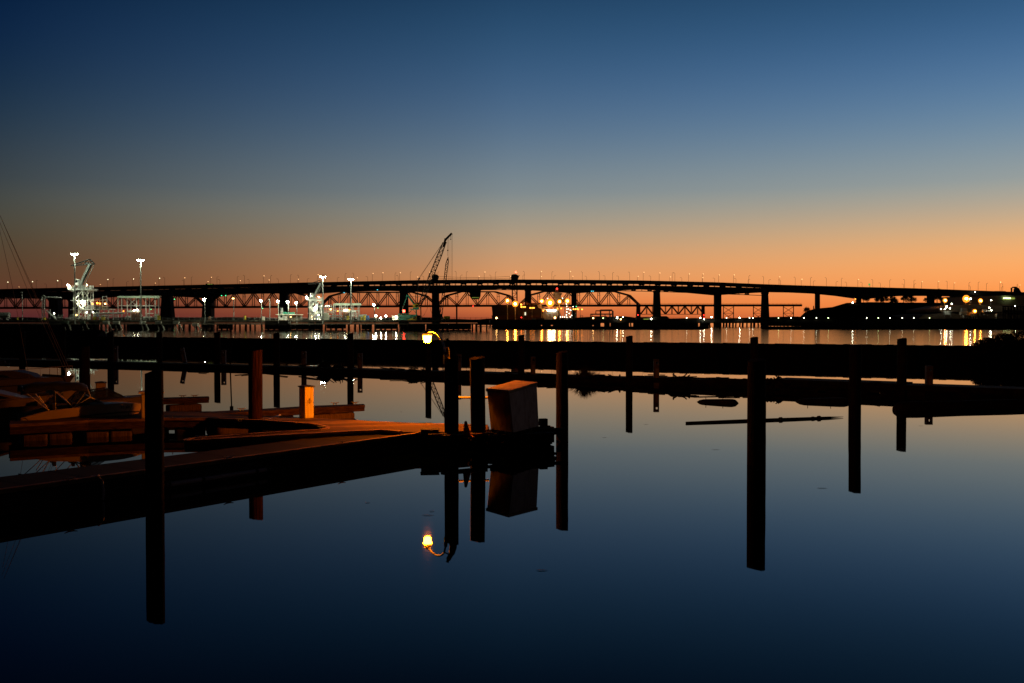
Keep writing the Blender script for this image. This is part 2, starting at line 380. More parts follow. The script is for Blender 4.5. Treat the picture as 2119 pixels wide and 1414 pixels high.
m.build('deck_truss', M_BRIDGE, road)
m = MB()
GB = [(1586,605.4),(1600,604.2),(1640,604.8),(1690,607),(1740,612),(1782,618),(1800,618.5),(1850,613.5),(1880,612),(1925,612),(1980,613),(2040,614),(2119,616),(2260,620)]
gx = [1586.5, 1600, 1640, 1660, 1690, 1715, 1740, 1782, 1800, 1850, 1880, 1925, 1980, 2040, 2119, 2200, 2260]
m.strip([(x, interp(TOP, x), interp(GB, x)) for x in gx], D1, 22); m.build('girder', M_CONC, road)
m = MB()      # kerb and crash barrier stand proud of the deck
for x0, x1 in zip(xs + gx[1:], (xs + gx[1:])[1:]):
    m.beam(at(x0, interp(TOP, x0) - 0.3, D1 - 0.6), at(x1, interp(TOP, x1) - 0.3, D1 - 0.6), 0.5, 0.9)
m.build('barrier', M_BRIDGE, road)
for xa, xb, xc, xd, yt in ((101,119,99,122,620),(334,351,330,357,611),(578,593,575,596,606.5),(827,842.5,825,844.5,602),(1086.5,1099,1085,1101,600.5),(1355,1366,1353,1368.5,603.5),(1581,1590,1578.5,1593,607)):
    m = MB(); m.sheet([(xa - 1, yt - 2), (xb + 1, yt - 2), (xb + 1, yt + 1.5), (xb, yt + 2), (xd, 672), (xc, 672), (xa, yt + 2), (xa - 1, yt + 1.5)], D1 + 3, 13)
    m.build('pier', M_CONC, road)
for xa, xb, yt in ((1690.5, 1697, 606), (1776, 1782.5, 617), (1923.5, 1934, 611.5), (1971.5, 1979, 612.5), (1983, 1987, 613), (1989.5, 1993, 613)):
    m = MB(); m.sheet([(xa, yt), (xb, yt), (xb, 672), (xa, 672)], D1 + 4, 9); m.build('pier', M_CONC, road)

D3 = 1400
boxb = thing('box_girder_bridge', 'concrete box girder bridge with haunched piers behind the truss bridge', 'bridge', at(900, 668, D3))
BT = [(-90,607),(0,606),(150,603.5),(340,599.2),(640,592.6),(900,590.6),(1100,590),(1340,591),(1480,593.6),(1590,596.5)]
HA = [(-90,612),(10,616),(150,621),(190,616.5),(300,610),(425,617.5),(470,609),(530,604.8),(640,608.4),(690,604.5),(770,600.2),(860,603.5),(900,607.5),(940,603.5),(1040,597.3),(1130,602),(1190,606.8),(1250,602.5),(1330,598.2),(1400,603),(1486,611),(1540,607),(1590,604.5)]
bx = sorted(set([p for p, _ in HA] + [p for p, _ in BT])); bx = [x for x in bx if x <= 1590]
m = MB(); m.strip([(x, interp(BT, x), interp(HA, x)) for x in bx], D3, 24); m.build('box_girder', M_CONC, boxb)
for xa, xb, yt in ((141, 154, 619), (419, 438, 616), (637, 646, 607), (893.5, 907.5, 606), (1183.5, 1193.5, 605.5), (1481, 1493, 610)):
    m = MB(); m.sheet([(xa, yt), (xb, yt), (xb, 672), (xa, 672)], D3 + 5, 14); m.build('pier', M_CONC, boxb)

D2 = 1320
rail = thing('rail_bridge', 'low rail bridge of humped through trusses with two lift towers', 'bridge', at(900, 669, D2))
RB = [(-90,636.5),(0,636),(340,634.8),(700,633.2),(1000,631.5),(1320,631),(1700,630.5)]
for x0, x1 in ((-50, 192), (192, 425), (425, 660), (660, 902), (902, 1072), (1072, 1321)):
    m = MB(); base = lambda x: interp(RB, x); topc = 603.5 + (interp(RB, (x0 + x1) / 2) - 631)
    prof = [(x0 + 1, base(x0)), (x0 + 21, topc + 8), (x0 + 50, topc), (x1 - 50, topc), (x1 - 21, topc + 8), (x1 - 1, base(x1))]
    for dd, sh in ((D2, 0), (D2 + 10, 4.2)):
        for (a, u), (b, v) in zip(prof, prof[1:]): m.beam(at(a + sh, u, dd), at(b + sh, v, dd), 1.5, 1.7)
        n = max(6, round((x1 - x0 - 42) / 20.7)); n += n % 2
        w = (x1 - x0 - 42) / n; px_ = [x0 + 21 + i * w for i in range(n + 1)]
        for i, x in enumerate(px_):
            tp, bt = interp(prof, x), base(x)
            m.beam(at(x + sh - 1, tp, dd), at(x + sh - 1, bt, dd), 0.7, 0.8)
            if i < n:
                x2 = px_[i + 1]
                if i % 2 == 0: m.beam(at(x + sh, tp, dd), at(x2 + sh, base(x2), dd), 1.1, 1.2)
                else: m.beam(at(x + sh, bt, dd), at(x2 + sh, interp(prof, x2), dd), 1.1, 1.2)
        m.beam(at(x0 + 21 + sh, topc + 8, dd), at(x0 + 21 + sh, base(x0 + 21), dd), 0.7)
    for x in px_:                                     # sway frames between the two truss planes
        tp = interp(prof, x); a, b = at(x, tp, D2), at(x + 4.2, tp, D2 + 10)
        m.beam(a, b, 0.8); m.beam(a - Vector((0,0,5)), b - Vector((0,0,5)), 0.5); m.beam(a, b - Vector((0,0,5)), 0.4)
    m.build('through_truss', M_BRIDGE, rail)
m = MB(); rx = list(range(-80, 1720, 60)); m.strip([(x, interp(RB, x) - 0.6, interp(RB, x) + 3.6) for x in rx], D2 - 1, 11)
m.build('track_deck', M_BRIDGE, rail)
m = MB()
for p, q in zip(rx, rx[1:]): m.beam(at(p, interp(RB, p) - 2.6, D2 - 0.9), at(q, interp(RB, q) - 2.6, D2 - 0.9), 0.12, 0.25)
for x in range(-80, 1659, 8): m.beam(at(x, interp(RB, x) - 2.6, D2 - 0.9), at(x, interp(RB, x), D2 - 0.9), 0.2)
m.build('handrail', M_BRIDGE, rail)
for xa, xb, yt in ((185, 199, 638), (418, 436, 637), (655, 664, 636), (898, 909, 635), (1066, 1080, 635), (1318.5, 1325, 634), (943.5, 946, 634)):
    m = MB(); m.sheet([(xa, yt), (xb, yt), (xb + (1.5 if xb - xa > 5 else 0), 672), (xa - (1.5 if xb - xa > 5 else 0), 672)], D2 + 1, 9); m.build('pier', M_CONC, rail)
for x, hw in ((900, 7), (1065, 8)):
    m = MB()
    for sx in (-hw * 0.6, hw * 0.6):
        for dd in (D2 - 2, D2 + 12): m.beam(at(x + sx, 579, dd), at(x + sx, 634, dd), 1.6)
    y = 580.0; k = 1
    while y < 628:
        m.beam(at(x - hw * 0.6 * k, y, D2 - 2), at(x + hw * 0.6 * k, y + 9, D2 - 2), 0.7); m.beam(at(x - hw * 0.6, y, D2 - 2), at(x + hw * 0.6, y, D2 - 2), 0.7); y += 9; k = -k
    tw = m.build('lift_tower', M_BRIDGE, rail)
    m = MB(); m.sheet([(x - hw + 1, 580), (x - hw, 573), (x - hw + 2, 568.5), (x - 1, 567.4), (x + hw - 3, 568.5), (x + hw, 571), (x + hw - 1, 575), (x + hw - 3, 580)], D2 - 3, 16)
    m.beam(at(x + 2, 568, D2), at(x + 2, 564.5, D2), 0.5)
    if x > 1000: m.beam(at(x + 8, 571, D2 - 1), at(x + 10, 570.5, D2 - 1), 1.2); m.beam(at(x + 9, 571, D2 - 1), at(x + 6, 579, D2 - 1), 0.8)
    m.build('sheave_house', M_BLACK, tw)
m = MB(); m.ball(at(1067.5, 563.5, D2), 1.0); m.build('warning_lamp', E_REDL, rail)
m = MB()
for y0, sag in ((572, 4.2), (576, 2.5)):
    pts = [at(907 + 151 * i / 10, y0 + sag * 4 * (i / 10) * (1 - i / 10) * 0.6, D2) for i in range(11)]
    m.tube(pts, 0.18, 5)
m.build('cable', M_BLACK, rail)
m = MB(); m.sheet([(971, 600), (995, 600), (994, 613), (991, 619.5), (976, 619.5), (972.5, 613)], D2 - 4, 9); hs = m.build('operator_house', M_BRIDGE, rail)
for i in range(6): m = MB(); m.box(at(977.5 + i * 2.4, 616.2, D2 - 4.06), (0.75, 0.1, 0.9)); m.build('window', E_GWIN, hs)
m = MB()      # low deck truss and trestle towers toward the right bank
for dd, sh in ((D2 + 0.5, 0), (D2 + 8, 1.6)):
    m.beam(at(1322 + sh, 650.6, dd), at(1457 + sh, 650.6, dd), 0.7, 0.7); m.beam(at(1322, 633.5, dd), at(1457, 633.5, dd), 0.8, 0.9)
    bn = [1324.6, 1350, 1376.4, 1403, 1430, 1455.5]
    for p, q in zip(bn, bn[1:]):
        c = (p + q) / 2; m.beam(at(p + sh, 650.5, dd), at(c + sh, 634, dd), 1.1); m.beam(at(c + sh, 634, dd), at(q + sh, 650.5, dd), 1.1)
        m.beam(at(c + sh, 634, dd), at(c + sh, 650.5, dd), 0.7); m.beam(at(q + sh, 634, dd), at(q + sh, 650.5, dd), 0.7)
for x in (1324.6, 1350, 1376.4, 1403, 1430, 1455.5): m.beam(at(x, 650.5, D2 + .5), at(x + 1.6, 650.5, D2 + 8), .5); m.beam(at(x, 634, D2 + .5), at(x + 1.6, 634, D2 + 8), .5)
m.build('deck_truss', M_BRIDGE, rail)
m = MB(); m.sheet([(1454, 634), (1458.5, 634), (1459, 672), (1453.5, 672)], D2 + 1, 9); m.build('pier', M_CONC, rail)
for xa, xb in ((1497, 1518), (1559, 1579.5), (1621, 1642), (1683.5, 1688)):
    m = MB()
    for dd in (D2 + 0.5, D2 + 9):
        for x in (xa, xb): m.beam(at(x, 633, dd), at(x, 671, dd), 0.9)
        for y0, y1 in ((635, 648.5), (648.5, 662)):
            m.beam(at(xa, y0, dd), at(xb, y1, dd), 0.55); m.beam(at(xb, y0, dd), at(xa, y1, dd), 0.55)
            m.beam(at(xa, y1, dd), at(xb, y1, dd), 0.5)
    m.build('trestle_tower', M_BRIDGE, rail)
for x, y in ((1320, 652), (1456.5, 652.3), (1457, 657.5), (979, 634)):
    m = MB(); m.ball(at(x, y, D2 - 3), 0.75); m.build('marker_lamp', E_REDS, rail)
for x, y in ((712, 606), (781, 600), (458.5, 612), (467, 612), (1224, 603), (1227.5, 603), (1192.5, 634.5), (543.5, 638.5), (782, 637.5), (361, 619.5), (312.5, 640.5)):
    m = MB(); m.ball(at(x, y, D2 - 14 if y > 615 else D1 - 2), 0.55); m.build('marker_lamp', E_CYAN if y < 607 else E_GRNL, rail)

# lamp posts on the bridge decks: one of each kind, then copies
def bridge_post(name, label, group, em, hgt, arm):
    o = MB(); o.tube([(0, 0, -1.2), (0, 0, hgt - 1.0), (arm * 0.4, 0, hgt), (arm, 0, hgt)], 0.16, 5)
    p = o.build(name, M_BLACK); tag(p, label, 'lamp post', group)
    h_ = MB(); h_.ball((arm, 0, hgt - 0.1), 0.5 if em else 0.26, 8, 5)
    h_.build('lamp_head', em if em else M_BLACK, p); return p
LIT_W = [(15,584),(118,581),(222,578.5),(275,577.5),(329,576),(66,583)]
LIT_T = [(381,575),(436,574),(545,571),(657,568.5),(770.5,566),(791,564.5),(827,564.5),(888,563.5),(1002,563),(1119,562),(1179,562),(1331,563.5),(1364,565),(1425,567),(1453.5,567),(1487,569),(1518,569),(1612,573),(1775,578.5),(1907,583),(1941,582.5),(1974,585.5),(2109,590)]
LIT_L = [(38,594),(206,589),(320,586),(429,583),(496,581),(555.5,579.5),(616,578),(738,575),(863,573.5),(990,572),(1055,572),(1119,572.4),(1184,572),(1319,572),(1386,573),(1453,574.5),(1658,578),(2069,584)]
UN_T = [75,128,234,288,341,396,449,491,506,560,601,618,674,714,732,817.5,849,906,944,965,1025,1085,1142,1205,1240.5,1267.5,1303,1391,1396.5,1549.5,1580,1645.5,1677,1710,1741,1806,1841,1872,1891,1960,2005,2024,2041,2075]
UN_L = [96,160,185,262,380.5,455,515.5,576,636,698,761,824,877,953,1016,1082,1146,1214,1252,1280,1346.5,1411,1479,1523,1548,1591,1615,1683,1730,1752,1784,1822,1870,1891.5,2008,2072]
def put(proto, lst):
    first = True
    for it in lst:
        x, y = it if isinstance(it, tuple) else (it, None)
        loc = at(x, interp(TOP, x) + 0.4, D1 + (4 if y else 9)); o = proto if first else dup(proto, (0, 0, 0)); first = False
        o.location = loc
        if y: o.scale = (1, 1, max(0.3, (at(x, y, D1 + 4).z - loc.z) / proto['hgt']))
        else: o.scale = (R.choice((-1, 1)), 1, R.uniform(0.94, 1.06) if proto['hgt'] > 8 else R.uniform(0.85, 1.1))
for nm, lb, gr, em, hg, ar, ls in (
    ('bridge_lamp_post', 'slim bridge lamp post with pale white glowing head at the left', 'white lamps on the bridge', E_BRIDGEW, 11, 0.9, LIT_W),
    ('bridge_lamp_post', 'tall slim bridge lamp post with a glowing warm orange head', 'tall lit lamps on the bridge', E_BRIDGE, 11, 0.9, LIT_T),
    ('bridge_lamp_post', 'short bridge lamp post glowing orange just above the deck edge', 'short lit lamps on the bridge', E_BRIDGE, 6, 0.9, LIT_L),
    ('bridge_lamp_post', 'tall thin unlit lamp post standing dark on the bridge deck', 'tall unlit lamps on the bridge', None, 11, 1.6, UN_T),
    ('bridge_lamp_post', 'short unlit lamp post with a curved arm on the bridge', 'short unlit lamps on the bridge', None, 6.5, 2.2, UN_L)):
    p = bridge_post(nm, lb, gr, em, hg, ar); p['hgt'] = hg; put(p, ls)
# a lit truck, a green road sign and two dark vehicles on the deck
t = thing('truck', 'lorry with a green lit side crossing the bridge at left', 'truck', at(433, interp(TOP, 433), D1 + 6))
m = MB(); m.sheet([(425.5, 591.4), (425.5, 587.2), (428.5, 587.2), (428.5, 591.4)], D1 + 6, 2.4); m.build('cab', M_BLACK, t)
m = MB(); m.sheet([(428.8, 591), (428.8, 587.8), (441, 587.5), (441, 590.6)], D1 + 6, 2.5); c = m.build('trailer', M_BLACK, t)
m = MB(); m.box(at(434.5, 589.2, D1 + 5.9), (6.5, 0.08, 1.2)); m.build('lit_panel', E_GWIN, c)
t = thing('road_sign', 'small green lit road sign above the right bridge deck', 'road sign', at(1799, interp(TOP, 1799), D1 + 3))
m = MB(); m.tube([at(1800, 597, D1 + 3), at(1800, 587, D1 + 3)], 0.25, 6); m.build('post', M_BLACK, t)
m = MB(); m.box(at(1799, 589, D1 + 2.6), (2.2, 0.2, 2.4)); m.build('panel', emit('green sign face', (0.25, 0.8, 0.2), 0.5), t)
t = thing('bus', 'dark bus silhouette on the bridge at the far right', 'bus', at(2070, interp(TOP, 2070), D1 + 8))
m = MB(); m.sheet([(2056, 603.8), (2057.5, 603), (2060, 602.4), (2080, 602.7), (2083.5, 604), (2084, 605.6), (2056, 604.6)], D1 + 8, 2.6); bd = m.build('body', M_BLACK, t)
m = MB(); m.sheet([(2059, 603.3), (2081, 603.8), (2081, 604.2), (2059, 603.8)], D1 + 7.94, 0.04); m.build('window', M_GLASS, bd)
t = thing('pipe_gantry', 'dark machine with a square pipe arch and chute above the bridge', 'machine', at(2101, 606, D1 - 30))
m = MB(); m.tube([at(2093.5, 612, D1 - 30), at(2093.5, 596.5, D1 - 30), at(2095.5, 595, D1 - 30), at(2103, 594.8, D1 - 30), at(2104.5, 597, D1 - 30), at(2104.5, 612, D1 - 30)], 0.85, 8); m.build('pipe', M_BLACK, t)
m = MB(); m.sheet([(2101, 612), (2101.5, 599), (2104, 594.5), (2109, 597), (2114, 606), (2116, 612)], D1 - 29, 5); m.build('chute', M_BLACK, t)
m = MB(); m.beam(at(2105, 597, D1 - 29), at(2105, 588, D1 - 29), 0.3); m.beam(at(2091.5, 606, D1 - 29), at(2091.5, 595.5, D1 - 29), 0.3); m.build('mast', M_BLACK, t)

# ------------------------------------------------------------------ industrial wharf
DW = 405.0
wharf = thing('wharf', 'long timber and concrete industrial wharf on piles under the lit towers', 'wharf', at(470, 683, DW))
zt = at(0, 662.3, DW).z; zb = at(0, 672, DW).z
xl, xr = at(-90, 660, DW).x, at(1012, 660, DW).x
m = MB(); m.box(((xl + xr) / 2, DW + 11, (zt + zb) / 2 + 0.35), (xr - xl, 21.8, zt - zb - 0.7)); m.build('deck', M_WHARF, wharf)
m = MB(); m.beam((xl, DW - 0.1, zt - 0.35), (xr, DW - 0.1, zt - 0.35), 0.3, 0.5); m.beam((xl, DW - 0.15, zb + 0.3), (xr, DW - 0.15, zb + 0.3), 0.35, 0.6); m.build('edge_beam', M_WHARF, wharf)
m = MB(); x = xl
while x < xr:
    m.beam((x, DW + 0.4, zt), (x, DW + 0.4, zt + 1.0), 0.09); x += 2.2
for k in (0.5, 1.0): m.beam((xl, DW + 0.4, zt + k), (xr, DW + 0.4, zt + k), 0.07)
m.build('railing', M_GSTEEL, wharf)
px = -80.0; i = 0
while px < 1010:
    lean = R.uniform(-0.25, 0.25); b = at(px, 672, DW + 1 + (i % 3) * 3)
    m = MB(); m.tube([(b.x + lean, b.y, -1.5), (b.x, b.y, zb + 0.2)], R.uniform(.34, .52), 7); m.build('pile', M_WHARF, wharf)
    px += R.uniform(8, 14); i += 1
for x0, x1, yb, br in ((127,141,671,0),(166,176,671,0),(213,225,671.5,1),(234,246.5,671.5,1),(289.5,300.5,671.5,1),(322,333.5,671.5,1),(358.5,370,671.5,1),(398,410,675.5,1)):
    p, q = at(x0, yb, DW - 1.2), at(x1, yb, DW - 1.2); t_ = at(x0, 664.8 if yb < 673 else 668.8, DW - 1.2)
    m = MB(); m.box(((p.x + q.x) / 2, DW - 0.85, (p.z + t_.z) / 2), (q.x - p.x, 1.6, t_.z - p.z)); m.build('pile_cap', M_PALE if br else mat('greenish pile cap', (0.09, 0.11, 0.08), 0.9), wharf, bevel=0.06)
    for s in (-0.5, 1.2):
        m = MB(); cx_ = (p.x + q.x) / 2; m.tube([(cx_ + s, DW - 0.6, p.z), (cx_ + s + 1.5 + s * 0.4, DW - 1.6, -1.2)], 0.3, 7); m.build('batter_pile', M_PALE if br else M_WHARF, wharf)
m = MB()
for x0, x1, y1 in ((-90, 205, 683), (228, 250, 681), (262, 342, 683), (452, 478, 681), (548, 668, 682), (676, 716, 680), (748, 770, 682), (778, 822, 681), (836, 880, 683), (884, 975, 682)):
    a, b = at(x0, 671, DW + 8), at(x1, y1, DW + 8); m.box(((a.x + b.x) / 2, DW + 8, (a.z + b.z) / 2), (b.x - a.x, 0.4, a.z - b.z))
m.build('bulkhead', M_PIER, wharf)
# right hand continuation: dark trestle pier
DT = 640.0; KT = DT / 386
tres = thing('trestle_pier', 'dark unlit timber pier running right from the wharf to the hill', 'pier', at(1370, 676, DT))
m = MB(); p, q = at(1010, 661.6, DT), at(1740, 661.6, DT); zt2 = p.z; zb2 = at(0, 669, DT).z
m.box(((p.x + q.x) / 2, DT + 5, (zt2 + zb2) / 2), (q.x - p.x, 10, zt2 - zb2)); m.build('deck', M_PIER, tres)
m = MB()
for x0, x1, y1 in ((1018, 1046, 677), (1050, 1086, 676), (1090, 1118, 677), (1122, 1140, 676), (1144, 1188, 677), (1192, 1226, 677), (1230, 1243, 676), (1250, 1262, 677), (1266, 1302, 677), (1310, 1445, 677), (1450, 1466, 676), (1578, 1660, 675), (1660, 1740, 676)):
    a, b = at(x0, 668.5, DT - 0.3), at(x1, y1, DT - 0.3); m.box(((a.x + b.x) / 2, DT - 0.2, (a.z + b.z) / 2), (b.x - a.x, 0.35, a.z - b.z))
m.beam((p.x, DT - .3, zb2 + .2), (q.x, DT - .3, zb2 + .2), .4); m.build('fender_wall', M_PIER, tres)
px = 1014.0
while px < 1738:
    b = at(px, 670, DT + R.choice((0.6, 3, 6))); m = MB(); m.tube([(b.x + R.uniform(-.3, .3), b.y, -1.5), (b.x, b.y, zb2 + 0.2)], 0.5 if R.random() < .7 else 0.66, 7); m.build('pile', M_PIER, tres)
    px += R.uniform(5.5, 9) if px > 1470 else R.uniform(8, 14)
m = MB(); a, b = at(1010, 660, DT), at(1740, 660, DT)
for k in (0.5, 1.1): m.beam((a.x, DT + 0.3, zt2 + k), (b.x, DT + 0.3, zt2 + k), 0.08)
for i in range(60): x = a.x + (b.x - a.x) * i / 59; m.beam((x, DT + .3, zt2), (x, DT + .3, zt2 + 1.15), .1)
m.build('railing', M_PIER, tres)
# dark flat added to fill the band below the trestle pier, one gap open
m = MB(); rr = random.Random(8)
for x0, x1 in ((1020, 1466), (1574, 2320)):
    n = int((x1 - x0) / 9); vs = []
    for i in range(n + 1):
        px = x0 + (x1 - x0) * i / n; e = min(1, i / 2, (n - i) / 2) if x1 < 2000 else min(1, i / 2)
        f0 = on(px, 683.4 + rr.uniform(-.35, .35) - (1 - e) * 2, -.05); f1 = on(px, 682.3 - (1 - e) * 2, .1); f2 = on(px, 678, .16); f3 = at(px, 677, DT - 2); vs += [f0, Vector((f1.x, f1.y, .10)), Vector((f2.x, f2.y, .16)), Vector((f3.x, f3.y, .12))]
    m.add(vs, [(4*i + j, 4*i + j + 1, 4*i + j + 5, 4*i + j + 4) for i in range(n) for j in range(3)])
structure(m.build('dark_fill', mat('flat black fill', (0.006, 0.005, 0.004), 1.0, (0.012, 0.01, 0.008), 0.05, spec=0.0)))

# high mast lights
def mast(px, ytop, d, label, w):
    b = at(px, 662, d); t_ = at(px, ytop, d)
    o = thing('high_mast_light', label, 'light mast', (b.x, b.y, zt), 'high mast lights on the wharf')
    m = MB(); m.tube([(b.x, d, zt - 1.6), (b.x, d, t_.z)], [0.34, 0.2], 8); m.build('mast', M_WSTEEL, o, smooth=True)
    m = MB(); m.beam((b.x - w / 2, d, t_.z + 0.25), (b.x + w / 2, d, t_.z + 0.25), 0.5, 0.16); m.tube([(b.x, d, t_.z + .3), (b.x, d, t_.z + 1.0)], .15, 6); m.build('bracket', M_GSTEEL, o)
    for s in (-1, 1):
        m = MB(); m.ball((b.x + s * w * 0.27, d, t_.z - 0.1), w * 0.21, 10, 6, (1, 0.8, 0.22 if w > 3 else .3)); m.build('lamp_head', E_MAST, o)
mast(155.5, 526, DW - 2.8, 'tallest high mast light, in front of the left white loading tower', 3.4)
mast(292, 538.5, DW - 2.8, 'high mast light standing through the wide pale pipe rack', 3.2)
mast(668.5, 573, DW - 2.8, 'high mast light beside the smaller white loading tower', 2.4)
mast(726.5, 578.5, DW - 2.8, 'high mast light over the second pipe rack, right of the small tower', 2.4)
# single globe lamp posts
for px, y, lb in ((423, 620, 'lone lamp post with a bright star like globe on the bare left wharf'), (540, 622.5, 'lamp post, first of the four bright globes left of the hut'), (575, 624, 'lamp post directly behind the flat roofed wharf hut'), (595.5, 625.5, 'lamp post just right of the flat roofed wharf hut'), (613, 627, 'lamp post left of the small loading tower'), (773.5, 631.5, 'lamp post right of the second pipe rack, near the parked vehicles')):
    d = DW - 2.6; b = at(px, 662, d); t_ = at(px, y, d)
    o = thing('lamp_post', lb, 'lamp post', (b.x, d, zt), 'globe lamp posts on the wharf')
    m = MB(); m.tube([(b.x + 0.25, d, zt - 1.4), (b.x + 0.25, d, t_.z - 0.3), (b.x, d, t_.z)], 0.15, 7); m.build('post', M_WSTEEL, o)
    m = MB(); m.ball((b.x, d - 0.1, t_.z), 0.44, 12, 8, (1, 1, 0.9)); m.build('lamp_head', E_POST, o)
for px, yt, lb in ((484, 618, 'thin lamp post with a small dim head near the lone bright lamp'), (46.5, 605, 'thin grey pole at the far left of the wharf'), (558.5, 620, 'bare grey pole left of the flat roofed hut')):
    d = DW + 6; b = at(px, 662, d); t_ = at(px, yt, d); o = thing('pole', lb, 'pole', (b.x, d, zt))
    m = MB(); m.tube([(b.x, d, zt), (b.x, d, t_.z)], 0.16, 7); m.build('shaft', M_GSTEEL, o)
    m = MB(); m.box((b.x - 0.25, d, t_.z), (0.7, 0.4, 0.35)); hd = m.build('lamp_head', E_WARM if px == 484 else M_WSTEEL, o)

# loading towers
def bulb(parent, px, y, d, r, em, name='lamp'):
    m = MB(); m.ball(at(px, y, d), r, 8, 6); return m.build(name, em, parent)
def loading_tower(X0, Y0, s, d, label, orange):
    """drawn in metres on a grid of the first tower: u to the right, v up from the deck"""
    o = thing('loading_tower', label, 'loading tower', (X0, d, Y0))
    def P(u, v, w=0.0): return Vector((X0 + u * s, d + w * s, Y0 + v * s))
    legs = [(0.6, 0), (4.4, 0), (0.6, 4.5), (4.4, 4.5)]
    m = MB()
    for u, w in legs: m.beam(P(u, 0, w), P(u, 12.6, w), 0.42 * s)
    lv = [0.6, 4.2, 8.0, 12.2]
    for v in lv:
        for w in (0, 4.5): m.beam(P(0.6, v, w), P(4.4, v, w), 0.3 * s)
        for u in (0.6, 4.4): m.beam(P(u, v, 0), P(u, v, 4.5), 0.3 * s)
    for v0, v1 in zip(lv, lv[1:]):
        for w in (0, 4.5): m.beam(P(0.6, v0, w), P(4.4, v1, w), 0.2 * s); m.beam(P(4.4, v0, w), P(0.6, v1, w), 0.2 * s)
    m.build('frame', M_WSTEEL, o)
    m = MB()
    for i, (v0, v1) in enumerate(((0.3, 4.2), (4.2, 8.0), (8.0, 12.0))):
        a, b = (0.9, 4.6) if i % 2 == 0 else (4.6, 0.9)
        m.beam(P(a, v0, -0.9), P(b, v1, -0.9), 0.7 * s, 0.3 * s); m.beam(P(a, v0 + 1, -1.1), P(b, v1 + 1, -1.1), 0.08 * s)
    for v in (4.2, 8.0, 12.0): m.box(P(0.5, v, -0.8), (1.6 * s, 1.2 * s, 0.18 * s)); m.box(P(4.8, v, -0.8), (1.6 * s, 1.2 * s, 0.18 * s))
    m.build('stair', M_WSTEEL, o)
    m = MB()
    m.box(P(3.6, 12.7, 2), (10.0 * s, 6.4 * s, 0.4 * s)); m.box(P(7.0, 12.2, 2), (3.4 * s, 4 * s, 0.5 * s))
    for u in [(-1.2 + 0.8 * i) for i in range(13)]: m.beam(P(u, 12.8, -1.1), P(u, 14.0, -1.1), 0.09 * s)
    for v in (13.4, 14.0): m.beam(P(-1.3, v, -1.1), P(8.6, v, -1.1), 0.08 * s)
    m.beam(P(8.2, 4.5, 1), P(8.2, 14.2, 1), 0.35 * s); m.beam(P(7.2, 4.5, 1), P(7.2, 14.2, 1), 0.22 * s)
    for v in (5.5, 7, 8.5, 10, 11.5): m.beam(P(7.2, v, 1), P(8.2, v, 1), 0.15 * s)
    m.beam(P(4.4, 8.0, 0.5), P(7.2, 12.2, 0.5), 0.3 * s); m.beam(P(7.2, 8.0, 0.5), P(4.4, 12.2, 0.5), 0.22 * s)
    m.build('platform', M_WSTEEL, o)
    m = MB(); m.box(P(1.9, 15.6, 0.5), (1.7 * s, 2.0 * s, 2.5 * s)); cb = m.build('cab', M_WSTEEL, o, bevel=0.05)
    m = MB(); m.box(P(2.0, 15.9, -0.53), (0.9 * s, 0.06, 1.1 * s)); m.build('window', M_GLASS, cb)
    m = MB(); m.tube([P(4.0, 13.0, 0), P(4.0, 14.2, 0)], 0.9 * s, 10); m.beam(P(2.7, 13.1, -0.6), P(7.6, 23.2, -0.6), 0.4 * s, 0.7 * s); m.beam(P(2.9, 13.1, 0.7), P(7.9, 23.2, 0.7), 0.4 * s, 0.7 * s)
    for k in range(12):
        t0, t1 = k / 12, (k + 1) / 12; m.beam(P(2.7 + 4.9*t0, 13.1 + 10.1*t0, -0.6), P(2.9 + 5*t1, 13.1 + 10.1*t1, 0.7), 0.14 * s)
    m.beam(P(4.6, 13.2, 0), P(9.0, 22.6, 0), 0.16 * s); m.build('boom', mat('crane grey paint', (0.17, 0.18, 0.17), 0.7), o)
    m = MB()
    for w in (-0.6, 0.7):
        m.beam(P(-0.2, 22.4, w), P(7.3, 25.0, w), 0.22 * s); m.beam(P(7.3, 25.0, w), P(9.2, 23.0, w), 0.26 * s)
        m.beam(P(-0.2, 22.4, w), P(9.2, 23.0, w), 0.3 * s); m.beam(P(3.5, 22.6, w), P(3.5, 23.7, w), 0.16 * s); m.beam(P(5.6, 22.8, w), P(5.6, 24.3, w), 0.16 * s); m.beam(P(7.3, 22.9, w), P(7.3, 25, w), 0.16 * s)
    m.box(P(6.2, 23.4, 0), (1.2 * s, 1 * s, 0.7 * s)); m.build('jib', M_BLACK, o)
    m = MB()                                  # low process platform at the right with pipes and small vessels
    m.box(P(10.5, 4.4, 2), (10.5 * s, 6 * s, 0.35 * s)); m.box(P(9.0, 8.2, 2), (7.6 * s, 5 * s, 0.12 * s))
    for u in (5.6, 8.4, 11.4, 15.2):
        m.beam(P(u, 0, -0.8), P(u, 4.4, -0.8), 0.3 * s); m.beam(P(u, 0, 4), P(u, 4.4, 4), 0.3 * s)
    for u in (5.6, 8.4, 11.6, 12.8, 14.6): m.beam(P(u, 4.4, -0.8), P(u, 8.4 if u < 12 else 9.8, -0.8), 0.16 * s)
    for v in (5.0, 5.5): m.beam(P(5.4, v, -1.0), P(15.6, v, -1.0), 0.09 * s)
    for v in (5.6, 7.0, 8.4, 9.6): m.beam(P(12.8, v, -0.8), P(14.6, v, -0.8), 0.14 * s)
    for u in [5.5 + 0.55 * i for i in range(19)]: m.beam(P(u, 4.5, -1.0), P(u, 5.5, -1.0), 0.06 * s)
    m.build('side_platform', M_WSTEEL, o)
    m = MB(); rr = random.Random(int(d * 7))
